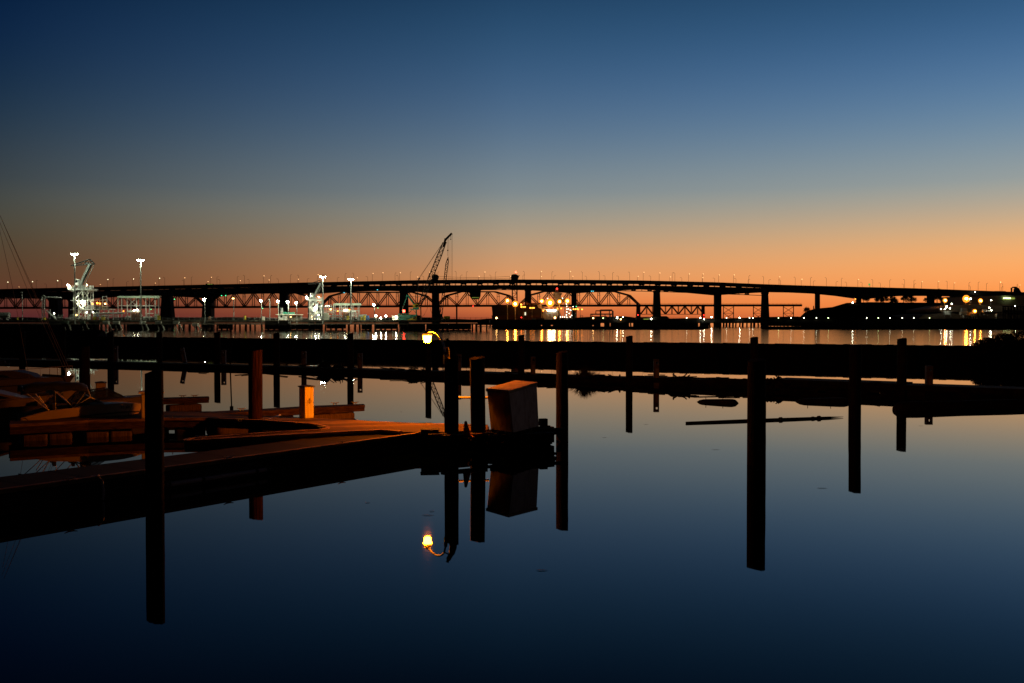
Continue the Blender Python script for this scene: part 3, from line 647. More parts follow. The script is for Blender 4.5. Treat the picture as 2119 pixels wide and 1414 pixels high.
    for i in range(16):
        u = rr.uniform(4.8, 14); v = rr.choice((0.6, 1.6, 5.0, 6.0)); l = rr.uniform(1, 4)
        m.tube([P(u, v, -1.4), P(u + l, v, -1.4), P(u + l, v + rr.uniform(-0.5, 1.8), -1.4)], rr.uniform(0.1, 0.22) * s, 7)
    m.tube([P(9, 2.6, -1), P(22, 2.8, -1)], 0.36 * s, 9); m.build('pipework', M_GSTEEL, o)
    m = MB()
    for u, v in ((6.6, 1.2), (9.7, 1.4), (12.5, 1.2)): m.box(P(u, v, 0.5), (rr.uniform(1.2, 2) * s, 1.4 * s, rr.uniform(1.5, 2.2) * s))
    m.build('control_cabinet', M_WSTEEL, o)
    for u, v in ((8.8, 2.0), (5.2, 2.0), (11.2, 1.4)):
        m = MB(); m.box(P(u, v, -1.6), (0.5 * s, 0.3 * s, 1.2 * s)); m.build('valve', R.choice((M_RED, M_YEL, M_BLUE)), o)
    for u, v, r, em in ((4.7, 7.4, 0.6, E_POST), (-0.9, 14.2, 0.5, E_POST), (2.4, 2.0, 0.3, E_WARM), (6.6, 3.1, 0.26, E_SMALL), (9.3, 3.2, 0.24, E_SMALL), (14.2, 6.6, 0.4, E_WARM), (6.8, 14.4, 0.26, E_SMALL)):
        m = MB(); m.ball(P(u, v, -1.7), r * .75 * (0.6 + 0.4 * s), 8, 6); m.build('lamp', em, o)
    if orange:
        for u, v, r in ((9.0, 6.6, 0.3), (11.0, 6.9, 0.42), (12.1, 6.7, 0.26)):
            m = MB(); m.ball(P(u, v, -1.6), r, 8, 6); m.build('orange_lamp', E_ORSM, o)
    else:
        for u, v in ((5.5, 9.2), (8.5, 8.8), (11, 8.6), (12.2, 8.9), (13.4, 8.8), (2.6, 0.5), (4.4, 0.6), (6.0, 0.6), (7.4, 0.3), (9.6, 0.6), (11.2, 0.9), (10.2, 0.3)):
            m = MB(); m.ball(P(u, v, -1.7), 0.17, 8, 6); m.build('lamp', E_TOWER, o)
    return o
b = at(150, 662, DW + 6); loading_tower(b.x, zt, 1.0, DW + 6, 'tall white lattice loading tower with a knuckle crane at left', True)
b = at(638.5, 662, DW + 8); loading_tower(b.x, zt, 0.66, DW + 8, 'smaller white loading tower crowded with lamps at mid wharf', False)
# pipe racks
def pipe_rack(x0, x1, yt, ym, d, label):
    a, b = at(x0, yt, d), at(x1, yt, d); zm = at(x0, ym, d).z; o = thing('pipe_rack', label, 'pipe rack', (a.x, d, zt))
    n = 5; st = (b.x - a.x) * 0.88 / (n - 1)
    m = MB()
    for i in range(n):
        for w in (0, 4): m.beam((a.x + i * st, d + w, zt), (a.x + i * st, d + w, a.z), 0.3)
        m.beam((a.x + i * st, d, a.z), (a.x + i * st, d + 4, a.z), 0.3)
    for w in (0, 4): m.beam((a.x, d + w, zm), (a.x + st * 4, d + w, zm), 0.25)
    m.beam((a.x + st * 1.1, d, zm), (a.x + st * 2, d, a.z - .6), 0.16); m.beam((a.x + st * 2, d, zm), (a.x + st * 1.1, d, a.z - .6), 0.16)
    m.build('frame', M_WSTEEL, o)
    m = MB(); m.beam((a.x, d - 0.5, a.z - 0.1), (b.x, d - 0.5, a.z - 0.1), 0.4, 0.65); m.beam((a.x + .4, d + 2, a.z + 0.35), (b.x - .8, d + 2, a.z + 0.35), 2.5, 0.25); m.build('top_beam', mat('pale green beam', (0.50, 0.58, 0.46), 0.6), o)
    m = MB(); rr = random.Random(int(x0))
    for i in range(9):
        u = a.x + rr.uniform(0.2, 0.7) * (b.x - a.x); v = zt + rr.uniform(0.4, 3.2)
        m.tube([(u, d - 0.8, zt + .2), (u, d - 0.8, v), (u + rr.uniform(1, 4), d - 0.8, v)], rr.uniform(0.12, 0.28), 7)
    m.tube([(a.x + 4 , d - 1, zt + 3.4), (a.x + 9.5, d - 1, zt + 3.4), (a.x + 9.5, d - 1, zt + .5)], 0.45, 9); m.build('pipework', M_WSTEEL, o)
    m = MB(); c = a.x + (b.x - a.x) * 0.47; m.box((c, d - 1.5, zt + 1.6), ((b.x - a.x) * 0.2, 2.4, 3.2)); cc = m.build('container', M_RUST, o)
    m = MB()
    for k in range(3):
        w_ = (b.x - a.x) * 0.2 / 3; u0 = c - (b.x - a.x) * 0.1 + k * w_
        m.beam((u0, d - 2.76, zt + .2), (u0 + w_, d - 2.76, zt + 3.0), 0.1); m.beam((u0 + w_, d - 2.76, zt + .1), (u0 + w_, d - 2.76, zt + 3.1), 0.1)
    m.build('rib', M_BLACK, cc)
    for k, em, r in ((0.2, E_ORSM, .22), (0.45, E_SMALL, .26), (0.53, E_SMALL, .22), (0.62, E_ORSM, .2)):
        m = MB(); m.ball((a.x + k * (b.x - a.x), d - 3.1, zt + 3.3 + k * 1.5), r, 8, 6); m.build('lamp', em, o)
pipe_rack(244, 331.5, 615, 633, DW + 6, 'wide pale pipe rack beside the tall loading tower, with a brown container')
pipe_rack(690, 748, 630, 643, DW + 9, 'narrower pale pipe rack beside the small loading tower')
# loading arm gantry left of the tall tower, and a gangway
o = thing('gantry', 'dim grey pipe gantry with a long arm left of the tall tower', 'gantry', at(90, 662, DW + 6))
m = MB(); d = DW + 6
for x in (87.5, 92): m.beam(at(x, 662, d), at(x, 612, d), 0.3)
for y in range(616, 660, 6): m.beam(at(87.5, y, d), at(92, y + 3, d), 0.14)
m.tube([at(86, 622, d), at(87, 614, d), at(90, 611, d), at(94, 615, d), at(128, 616.5, d)], 0.3, 7); m.build('frame', M_GSTEEL, o)
m = MB(); m.beam(at(96, 643, d), at(117, 661, d), 0.6, 0.3); m.beam(at(104, 640, d), at(104, 660, d), 0.2); m.beam(at(96, 640, d), at(117, 658, d), 0.1); m.build('gangway', M_GSTEEL, o)
bulb(o, 112, 648.5, d - 1, 0.2, E_SMALL)
# small things standing along the wharf
def crate_like(px, w, h, d, mt, name, label, cat, group=None, kind='box'):
    a = at(px, 662, d); o = MB()
    if kind == 'box':
        o.box((a.x, d, zt + h / 2), (w, w * 0.8, h)); o.box((a.x, d, zt + h + 0.05), (w * 1.06, w * 0.86, 0.1)); o.beam((a.x - w * .2, d - w * .42, zt + .2), (a.x - w * .2, d - w * .42, zt + h * .9), 0.06)
    elif kind == 'drum':
        o.tube([(a.x, d, zt), (a.x, d, zt + h)], w / 2, 10); o.tube([(a.x, d, zt + h * .3), (a.x, d, zt + h * .34)], w / 2 + .04, 10); o.tube([(a.x, d, zt + h * .66), (a.x, d, zt + h * .7)], w / 2 + .04, 10)
    elif kind == 'tank':
        o.tube([(a.x - w / 2, d, zt + h * .6), (a.x - w / 2 + .15, d, zt + h * .6), (a.x + w / 2 - .15, d, zt + h * .6), (a.x + w / 2, d, zt + h * .6)], [h * .2, h * .4, h * .4, h * .2], 10)
        for s in (-.3, .3): o.box((a.x + s * w, d, zt + h * .15), (.2, h * .7, h * .3))
    elif kind == 'manifold':
        for k in range(4): o.tube([(a.x + (k - 1.5) * w / 4, d, zt), (a.x + (k - 1.5) * w / 4, d, zt + h), (a.x + (k - 1.5) * w / 4, d + 1, zt + h)], 0.1, 6)
        o.tube([(a.x - w / 2, d - .2, zt + h * .5), (a.x + w / 2, d - .2, zt + h * .5)], 0.15, 7)
    return tag(o.build(name, mt), label, cat, group)
rr = random.Random(5)
for px in (124, 140, 147, 205, 222, 238, 260, 306, 322, 652, 664, 676, 700, 716):
    crate_like(px + rr.uniform(-2, 2), rr.uniform(1.2, 2.6), rr.uniform(1.0, 2.2), DW + rr.uniform(2, 3), M_GSTEEL, 'pipe_manifold', 'low grey pipe manifold with upright bends on the wharf edge', 'pipes', 'pipe manifolds along the wharf', 'manifold')
for px in (196, 214, 329, 507, 720, 748, 754): crate_like(px, rr.uniform(.9, 1.5), rr.uniform(1.2, 1.9), DW + 2.5, M_YEL, 'drum', 'yellow drum standing on the wharf', 'drum', 'yellow drums on the wharf', 'drum')
for px in (36, 92): crate_like(px, 1.0, 1.0, DW + 2.5, M_YEL, 'drum', 'small yellow drum near the dark left end of the wharf', 'drum', 'drums at the left end of the wharf', 'drum')
for px in (191, 202): crate_like(px, .9, 1.2, DW + 2.2, M_RED, 'drum', 'red drum at the foot of the tall loading tower', 'drum', 'red drums by the tall tower', 'drum')
crate_like(9, 4.5, 3.2, DW + 6, M_GSTEEL, 'storage_tank', 'grey round ended tank at the left edge of the wharf', 'tank', None, 'tank')
crate_like(324, 1.4, 2.4, DW + 4, M_PALE, 'equipment_cabinet', 'pale tall cabinet at the right foot of the wide pipe rack', 'cabinet')
crate_like(434, .9, 1.5, DW + 4, M_RUST, 'equipment_cabinet', 'small brown cabinet just right of the lone bright lamp', 'cabinet')
crate_like(545, 1.2, 1.3, DW + 4, M_PALE, 'equipment_cabinet', 'small pale cabinet under the first of four bright lamps', 'cabinet')
crate_like(674, 2.2, 2.6, DW + 3, M_PALE, 'equipment_cabinet', 'pale square cabinet between the small tower and its rack', 'cabinet')
crate_like(751, 3.4, 2.3, DW + 5, M_GSTEEL, 'storage_tank', 'grey tank beside yellow drums right of the second rack', 'tank', None, 'tank')
crate_like(760.5, 1.3, 1.7, DW + 5, M_BLUE, 'equipment_cabinet', 'blue cabinet right of the second pipe rack', 'cabinet')
crate_like(818, 2.4, 1.6, DW + 5, M_PALE, 'equipment_cabinet', 'pale cabinet lit by two lamps left of the teal crane', 'cabinet')
for px, y, lb in ((778, 653.5, 'small globe lamp below the star lamp right of the racks'), (788, 658.3, 'small low globe lamp lowest between racks and teal crane'), (798.5, 654.5, 'small dim lamp left of the pale cabinet by the crane'), (820, 656.5, 'small lamp on the pale cabinet left of the teal crane')):
    d = DW + 3; p = at(px, y, d); o = thing('bollard_lamp', lb, 'lamp', (p.x, d, zt)); m = MB(); m.tube([(p.x, d, zt), (p.x, d, p.z)], .08, 6); m.build('post', M_GSTEEL, o); m = MB(); m.ball(tuple(p), .36, 8, 6); m.build('lamp_head', E_SMALL, o)
# flat roofed hut with a fender platform
d = DW + 3; o = thing('wharf_hut', 'small flat roofed white hut with a door at mid wharf', 'hut', at(587, 662, d))
m = MB(); a, b = at(577, 652, d), at(594, 664, d); m.box(((a.x + b.x) / 2, d + 2, (a.z + zt) / 2), (b.x - a.x, 4, a.z - zt)); w_ = m.build('wall', M_WSTEEL, o)
m = MB(); m.box(((at(571, 651, d).x + at(622, 651, d).x) / 2, d + 2.5, a.z + .15), (at(622, 651, d).x - at(571, 651, d).x, 6, .3)); m.build('roof', M_PALE, o)
m = MB(); a2, b2 = at(598, 652, d + .5), at(621, 664, d + .5); m.box(((a2.x + b2.x) / 2, d + 3, (a.z + zt) / 2 - .1), (b2.x - a2.x, 4, a.z - zt - .2)); m.build('annex', M_WHARF, o)
m = MB(); m.box((at(587.5, 658, d).x, d - .04, zt + .95), (.8, .1, 1.9)); m.build('door', M_GSTEEL, w_)
m = MB(); m.box((at(582, 656, d).x, d - .04, zt + 1.3), (.7, .1, .7)); m.build('window', M_GLASS, w_)
m = MB()
for k in range(3): m.box((at(583.5, 640, d + 2).x, d + 2, a.z + .6 + k * .95), (.9, .9, .8))
m.build('roof_unit', M_GSTEEL, o)
m = MB(); m.box((at(598, 649, d + 2).x, d + 2.4, a.z + .75), (4.5, 1.6, .7)); m.build('vent', M_TEAL, o)
bulb(o, 601.5, 656, d - .2, .2, E_WARM)
m = MB(); a, b = at(549, 663.5, DW - 2), at(600, 673.5, DW - 2); m.box(((a.x + b.x) / 2, DW - 1.4, (a.z + b.z) / 2), (b.x - a.x, 2.4, (a.z - b.z) * .96)); m.build('landing_stage', M_WHARF, o)
# teal and yellow crane with a long lattice boom
d = DW + 12; o = thing('crane', 'teal and yellow crane with a long black lattice boom raised high', 'crane', at(845, 662, d)); Q = lambda x, y, w=0.0: at(x, y, d + w)
m = MB(); m.sheet([(824, 663.5), (823.5, 649), (827, 649), (827.5, 652), (831, 652), (836, 651.5), (848, 651), (862, 651.5), (862, 654), (839, 663.5)], d, 7); base = m.build('house', M_TEAL, o)
m = MB(); m.sheet([(839.5, 663.5), (862.2, 654.2), (863, 663.5)], d - .25, 6.5); m.build('ballast', M_YEL, o)
m = MB(); m.box(Q(856.8, 658.5, -.4), (.8, .2, 1.0)); m.box(Q(850, 656, -.15), (.5, .2, .4)); m.build('hatch', M_BLACK, base)
m = MB()
for w in (0, 6): m.beam(Q(861.5, 655, w), Q(861.5, 640, w), .5); m.beam(Q(845, 650, w), Q(853, 641, w), .25); m.beam(Q(831, 649, w), Q(845, 649, w), .2); m.beam(Q(854, 640, w), Q(860, 647, w), .2)
m.box(Q(858, 640, 2), (3.6, 5, .4)); m.build('gantry_frame', M_TEAL, o)
m = MB(); a = Q(855, 629); b = Q(866, 640); m.box(((a.x + b.x) / 2, d + 1, (a.z + b.z) / 2), (b.x - a.x, 2.4, (a.z - b.z))); cb = m.build('cab', M_YEL, o, bevel=.06)
m = MB(); m.box(((a.x + b.x) / 2, d + 1, b.z + .35), (b.x - a.x + .1, 2.5, .7)); m.build('cab_skirt', M_TEAL, cb)
m = MB(); m.box(Q(860.2, 633.3, -.24), (.55, .1, .75)); m.box(Q(863.4, 633.3, -.24), (.55, .1, .75)); m.build('window', M_GLASS, cb)
m = MB()
for w in (0, 5): m.beam(Q(857, 630, w), Q(843, 611, w), .55); m.beam(Q(842.5, 612, w), Q(832.5, 640, w), .3); m.beam(Q(832.5, 640, w), Q(836, 650, w), .3)
m.tube([Q(842, 612, 0), Q(842, 612, 5)], .35, 7); m.beam(Q(838, 613.5, 2), Q(869, 614, 2), .12); m.build('back_stay_frame', M_TEAL, o)
m = MB()                                        # boom: four chords, lacing
lo, hi = (868, 634), (919.5, 503); L_ = 26
ux, uy = (hi[0] - lo[0]), (hi[1] - lo[1]); ln = math.hypot(ux, uy); nx_, ny_ = -uy / ln, ux / ln
def bp(t, s, w):
    k = 2.2 + 2.0 * min(1, t / .15) if t < .8 else 4.2 - 1.2 * (t - .8) / .2
    return at(lo[0] + ux * t + nx_ * k * s, lo[1] + uy * t + ny_ * k * s, d + 2 + w * k * .2)
for w in (-1, 1):
    for s in (-1, 1):
        for i in range(L_): m.beam(bp(i / L_, s, w), bp((i + 1) / L_, s, w), .36)
    for i in range(L_):
        s = 1 if i % 2 else -1; m.beam(bp(i / L_, s, w), bp((i + 1) / L_, -s, w), .22); m.beam(bp(i / L_, -1, w), bp(i / L_, 1, w), .18)
for i in range(L_):
    for s in (-1, 1): m.beam(bp(i / L_, s, -1), bp((i + 1) / L_, s, 1), .12)
boom = m.build('boom', M_BLACK, o)
m = MB(); m.sheet([(915.5, 511), (918.5, 499), (920, 493), (921.5, 493.5), (933.5, 481.5), (936, 483.5), (925, 494.5), (922, 499), (924, 502), (921, 505), (919, 511)], d + 1, 2.2); m.build('boom_head', M_BLACK, boom)
m = MB()
for x0, y0, x1, y1 in ((866, 577, 915.5, 504), (867.5, 577, 917, 502), (884, 577, 916, 506)): m.tube([Q(x0, y0, 2), Q(x1, y1, 2)], .055, 4)
for x in (929, 933.5, 936): m.tube([Q(x, 487 if x < 934 else 484, 2), Q(x, 600 if x < 934 else 595, 2)], .045, 4)
m.tube([Q(927, 491, 2), Q(926.5, 518, 2)], .06, 4); m.tube([Q(932.8, 488, 2), Q(932.8, 494, 2)], .06, 4)
m.tube([Q(886, 618, 2), Q(884, 640, 2), Q(878, 652, 2), Q(871, 657, 2)], .06, 4); m.tube([Q(888, 618, 2), Q(891, 642, 2), Q(896, 655, 2)], .06, 4)
m.build('cable', M_BLACK, o)
m = MB(); m.ball(Q(926.5, 518.5, 2), .28, 8, 6); m.beam(Q(926.5, 519, 2), Q(926.3, 530, 2), .1); m.ball(Q(932.8, 495.5, 2), .25, 8, 6); m.build('hook', M_BLACK, o)
m = MB(); m.sheet([(864.5, 577), (868, 574.5), (869, 576.5), (866, 580)], d + 1, 2); m.beam(Q(866, 578, 2), Q(863, 628, 2), .25); m.build('pendant_mast', M_BLACK, o)
m = MB(); m.ball(Q(835.7, 644, -.6), .55, 10, 7); m.build('red_lamp', E_REDL, o)
m = MB(); m.sheet([(863, 664), (863.3, 653), (870.5, 653), (871.5, 664)], d + 1, 4); m.beam(Q(870.5, 634, -.5), Q(871.5, 664, -.5), .45); m.build('mast_base', M_RUST, o)
# second hanging lattice boom
o = thing('lattice_leader', 'slender dark lattice boom hanging from the crane hook, leaning beside it', 'crane boom', at(911.5, 662, d + 6)); m = MB()
def lp(t, s, w): return at(911.5 + 15 * t + s * (2.3 if t < .92 else 2.3 * (1 - t) / .08 + .3), 661 - 129 * t + (3 if (s < 0 and t > .9) else 0), d + 6 + w)
for i in range(30):
    for w in (0, 1.0):
        for s in (-1, 1): m.beam(lp(i / 30, s, w), lp((i + 1) / 30, s, w), .3)
        s = 1 if i % 2 else -1; m.beam(lp(i / 30, s, w), lp((i + 1) / 30, -s, w), .19)
m.build('lattice', M_BLACK, o)
m = MB(); m.sheet([(909, 663), (909, 650), (914.5, 650), (916, 663)], d + 5.6, 2); m.build('foot', M_BLACK, o)
crate_like(925, 2.6, 1.6, DW + 6, M_YEL, 'drum', 'yellow machine drum at the foot of the hanging lattice boom', 'drum', None, 'tank')
crate_like(915.5, .6, 1.2, DW + 3, M_PALE, 'equipment_cabinet', 'tiny pale cabinet right beside the hanging boom foot', 'cabinet')

# right side wharf lamps, one row at deck level
for px in (1421, 1449, 1457, 1472.5, 1503.5, 1530.5, 1551, 1558, 1611, 1637, 1663.5, 1689.5, 1714, 1793.5, 1817.5, 1841.5, 1867, 1891, 1923.5):
    y = 656.5 if px == 1472.5 else 660.5 if px == 1457 else 658.3; d = DT - .6 if px < 1740 else 648; p = at(px, y, d)
    g = px in (1611, 1714, 1817.5, 1923.5)
    o = thing('pier_lamp', 'small %s lamp in the row along the dark right pier' % ('yellow green' if g else 'white'), 'lamp', (p.x, d, p.z - 1.0), ('yellow green' if g else 'white') + ' lamps along the right pier')
    m = MB(); m.tube([(p.x, d + .35, p.z - 1.8), (p.x, d + .35, p.z)], .1, 6); m.build('post', M_BLACK, o)
    m = MB(); m.ball(tuple(p), .40 if px == 1472.5 else .30, 8, 6); m.build('lamp_head', E_GREENW if g else E_SMALL if px in (1449, 1457, 1472.5, 1530.5) else E_PIER, o)
# dark low shed and pipe frame on the pier
d = DT + 5; o = thing('pier_shed', 'low dark shed with a sloping roof end on the pier', 'shed', at(1350, 661, d))
m = MB(); m.sheet([(1318, 664), (1318, 656.5), (1344, 656), (1346, 657.5), (1350, 657), (1352, 655.5), (1379, 655.3), (1384, 658.5), (1384, 664)], d, 8); w_ = m.build('wall', M_PIER, o)
m = MB(); m.sheet([(1351, 655.8), (1352, 654.6), (1379.5, 654.5), (1386, 658.8), (1384.5, 659)], d - .6, 9.2); m.build('roof', M_PIER, o)
bulb(o, 1347.5, 660.3, d - .5, .4, E_SMALL)
m = MB(); m.box(at(1337, 660.6, d - .05), (3.6, .1, .55)); m.build('window', E_GWIN, w_)
d = DT + 6; o = thing('pipe_bridge', 'open dark pipe frame rising from the pier', 'pipe frame', at(1245, 661, d)); m = MB()
m.tube([at(1222, 650.5, d), at(1240, 650.5, d)], .4, 7); m.tube([at(1240, 650.3, d), at(1266.5, 650.3, d)], .4, 7)
m.tube([at(1233, 650, d), at(1233, 643.5, d), at(1242, 643.5, d)], .36, 7); m.tube([at(1242, 642.5, d), at(1266, 642.3, d), at(1268, 644, d), at(1268.2, 664, d)], .58, 7)
for x, y in ((1222, 650.5), (1225, 651), (1242, 642), (1243.5, 642), (1252, 650), (1261, 642.5), (1263.5, 650)): m.beam(at(x, y, d), at(x, 664, d), .5)
m.build('frame', M_BLACK, o)
m = MB(); m.box(at(1240, 659, d + .5), (10, 3, 2.6)); m.build('plinth', M_PIER, o)
bulb(o, 1227.5, 658.5, d - 2, .45, E_WARM); bulb(o, 1248, 658.5, d - 2, .3, E_GREENW)
for px, y, lb in ((1277, 657.8, 'white lamp right of the open dark pipe frame'), (1284.5, 661, 'low warm lamp farther right of the pipe frame'), (1289, 656.5, 'faint white lamp just before the far hills right of the pipe frame')):
    p = at(px, y, DT - .5); o = thing('pier_lamp', lb, 'lamp', (p.x, p.y, p.z - .8)); m = MB(); m.tube([(p.x, p.y + .2, p.z - 1), (p.x, p.y + .2, p.z)], .06, 6); m.build('post', M_BLACK, o); m = MB(); m.ball(tuple(p), .42 if y > 657 else .22, 8, 6); m.build('lamp_head', E_SMALL if px != 1284.5 else E_WARM, o)
o = crate_like(1195, 4.0, 1.7, DT + 5, M_BLACK, 'equipment_cabinet', 'dark blocky machine house on the pier right of the lit plant', 'cabinet')
o = thing('davit', 'small dark hooked davit on the pier left of the pipe frame', 'davit', at(1204, 661, DT + 4)); m = MB(); m.tube([at(1202, 663, DT + 4), at(1202, 652.5, DT + 4), at(1205, 653.2, DT + 4), at(1206.5, 654, DT + 4), at(1205, 657, DT + 4)], .16, 6); m.build('arm', M_BLACK, o)

# lit plant and moored ship beyond the pier
DS = 790.0; KS = DS / 520
o = thing('ship', 'dark moored ship hull lit by orange floodlights beyond the pier', 'ship', at(1070, 668, DS))
m = MB(); m.sheet([(1017, 631.5), (1113, 630.8), (1117, 634), (1142, 641), (1158, 641), (1160, 652), (1164, 670), (1020, 670), (1018.5, 645)], DS, 26); hull = m.build('hull', mat('dark ship paint', (0.016, 0.010, 0.008), 0.8, (0.03, 0.013, 0.008), 0.05), o)
m = MB(); m.sheet([(1017, 653), (1160.4, 653), (1164, 668), (1020, 668)], DS - .3, 1); m.build('boot_band', mat('dull red bottom paint', (0.05, 0.012, 0.006), 0.8, (0.03, 0.008, 0.005), 0.1), hull)
m = MB(); m.sheet([(1112, 632), (1119, 630), (1121, 637), (1130, 640), (1158, 640.6), (1157, 644), (1128, 643.5), (1114, 637)], DS - .8, 24); m.build('bulwark', M_WSTEEL, o)
m = MB(); m.sheet([(1122, 652), (1125, 645), (1154, 645), (1156, 652), (1150, 662), (1126, 662)], DS - 1.0, 4); m.build('bow_plate', M_GSTEEL, o)
m = MB(); m.box(at(1080, 628.5, DS + 3), (2.2, 2, 2.7)); m.box(at(1090, 628, DS + 3), (1.5, 2, 3.2)); m.box(at(1103, 629.4, DS + 6), (9, 4, 1.5)); m.build('deck_house', M_RUST, o)
m = MB()
for x in (1148, 1156): m.beam(at(x, 642, DS + 8), at(x - (x - 1152) * .5, 600, DS + 8), .75)
for y in range(604, 642, 5): m.beam(at(1148.5, y, DS + 8), at(1155.5, y + 4, DS + 8), .45); m.beam(at(1149, y, DS + 8), at(1155, y, DS + 8), .45)
m.beam(at(1152, 622, DS + 8), at(1163, 607, DS + 8), .8); m.box(at(1153, 611, DS + 8), (6, 3, 4.5)); m.box(at(1160, 621, DS + 8), (7.5, 3, 3.6)); m.build('mast', M_GSTEEL, o)
m = MB(); m.ball(at(1152.5, 597.8, DS + 7), .75); m.build('red_lamp', E_REDS, o)
m = MB(); m.box(at(1141, 642.6, DS - 1.4), (6.3, .3, .7)); m.build('lit_strip', E_SMALL, o)
m = MB(); m.box(at(1087, 649.5, DS - .2), (1.05, .2, 2.4)); m.build('lit_doorway', E_WIN, o)
for px, y, r in ((1078.5, 630.5, .45), (1131.5, 626.5, .3), (1136.5, 633.5, .55)): bulb(o, px, y, DS - 1.5, r * KS, E_ORSM)
for px, y, r, lb in ((1050, 622.5, .72, 'orange flood mast, leftmost, above the dark ship'), (1066.2, 629, .95, 'low bright orange flood mast on the dark ship side'), (1121, 623.5, .72, 'orange flood mast left of the brightest central flood'), (1138.3, 627, 1.25, 'brightest and largest orange flood of the plant'), (1158, 624.3, .72, 'orange flood mast directly right of the brightest flood'), (1174, 623.2, .8, 'orange flood mast on top of the lamp covered tower')):
    p = at(px, y, DS - 8); o = thing('flood_mast', lb, 'light mast', (p.x, p.y, 3.2), 'orange flood masts at the plant'); m = MB(); r *= KS; m.tube([(p.x, p.y + .8, 2.0), (p.x, p.y + .8, p.z)], .3, 7); m.build('mast', M_GSTEEL, o); m = MB(); m.ball(tuple(p), r * .62, 12, 8); m.build('lamp_head', E_ORANGE, o)
    m = MB(); m.tube([(p.x, p.y + .5, p.z), (p.x, p.y + .75, p.z)], [r * 1.7, r * 1.1], 14); m.build('halo', E_ORHALO, o)  # glowing disc added behind the lamp as its halo
for px, y, n, lb in ((1082.5, 635.5, 3, 'twin headed orange lamp mast, first in front of the ship'), (1101, 637.5, 3, 'twin headed orange lamp mast, second in front of the ship'), (1128, 643.2, 2, 'low twin headed lamp mast under the bright flood'), (1157.5, 638.6, 2, 'twin headed lamp mast left of the lamp covered tower'), (1190.5, 640, 3, 'wide headed orange lamp mast right of the lamp covered tower'), (1200.5, 640.5, 2, 'rightmost orange lamp mast of the plant, by the davit')):
    p = at(px, y, DS - 12); o = thing('yard_light', lb, 'light mast', (p.x, p.y, 3.2), 'yard lights at the plant'); m = MB(); m.tube([(p.x, p.y, 2.0), (p.x, p.y, p.z)], .15, 7); m.beam((p.x - 1.5, p.y, p.z), (p.x + 1.5, p.y, p.z), .18); m.build('mast', M_GSTEEL, o)
    for k in range(n): m = MB(); m.ball((p.x + (k - (n - 1) / 2) * (2.9 / max(1, n - 1)) , p.y - .2, p.z), .5, 8, 6); m.build('lamp_head', E_ORSM, o)
for px, y, em, lb in ((1027.5, 658.5, E_WARM, 'low warm lamp at the left end of the dark ship'), (1148.3, 657.8, E_WARM, 'low pinkish lamp under the ship bow'), (1079, 657.4, E_REDS, 'small red lamp low on the ship side')):
    p = at(px, y, DT + 3); o = thing('deck_lamp', lb, 'lamp', (p.x, p.y, p.z - .6)); m = MB(); m.tube([(p.x, p.y, p.z - 1.4), (p.x, p.y, p.z)], .08, 6); m.build('post', M_BLACK, o); m = MB(); m.ball(tuple(p), .6 if px < 1060 or px > 1100 else .4, 8, 6); m.build('lamp_head', em, o)
o = thing('process_tower', 'slim open process tower covered with rows of white lamps', 'tower', at(1178, 662, DS - 14)); m = MB(); d = DS - 14
for x in (1168, 1176, 1184): m.beam(at(x, 664, d), at(x, 626 if x < 1180 else 638, d), .3); m.beam(at(x, 664, d + 4), at(x, 626 if x < 1180 else 638, d + 4), .3)
for y in range(630, 662, 5): m.beam(at(1168, y, d), at(1176 if y < 640 else 1184, y, d), .2); m.beam(at(1168, y, d), at(1176, y + 5, d), .15)
m.build('frame', M_GSTEEL, o)
for px, y in ((1172, 629.5), (1172.5, 634.5), (1173, 640.5), (1173, 646), (1164, 617.5), (1180, 641.5), (1181, 642.5), (1176, 639.5), (1160, 656), (1164, 656), (1168.5, 656.5), (1173, 656.8), (1180, 656), (1183, 653), (1172, 652), (1178, 649), (1133, 618), (1186, 635)):
    bulb(o, px, y, d - 1, .28, E_TOWER)
for px, w, h, mt, lb in ((1105.5, 6.0, 2.2, M_WHITEP, 'orange lit container in front of the ship, left one'), (1117.5, 7.6, 2.6, M_LID, 'longer orange lit container right beside the first one')):
    a = at(px, 663, DS - 16); m = MB(); m.box((a.x, a.y, 3.6 + h / 2), (w * .55, 2.4, h))
    for k in range(7): m.beam((a.x - w * .26 + k * w * .086, a.y - 1.24, 3.65), (a.x - w * .26 + k * w * .086, a.y - 1.24, 3.5 + h), .05)
    tag(m.build('container', mt), lb, 'container')
m = MB(); m.box((at(1110, 663, DS).x, DS - 12, 1.8), (92, 16, 2.6)); m.box((at(1110, 663, DS).x, DS - 20.2, 2.9), (92, .4, .5))
tag(m.build('ship_quay', M_PIER), 'dark quay deck between the pier and the moored ship', 'quay')

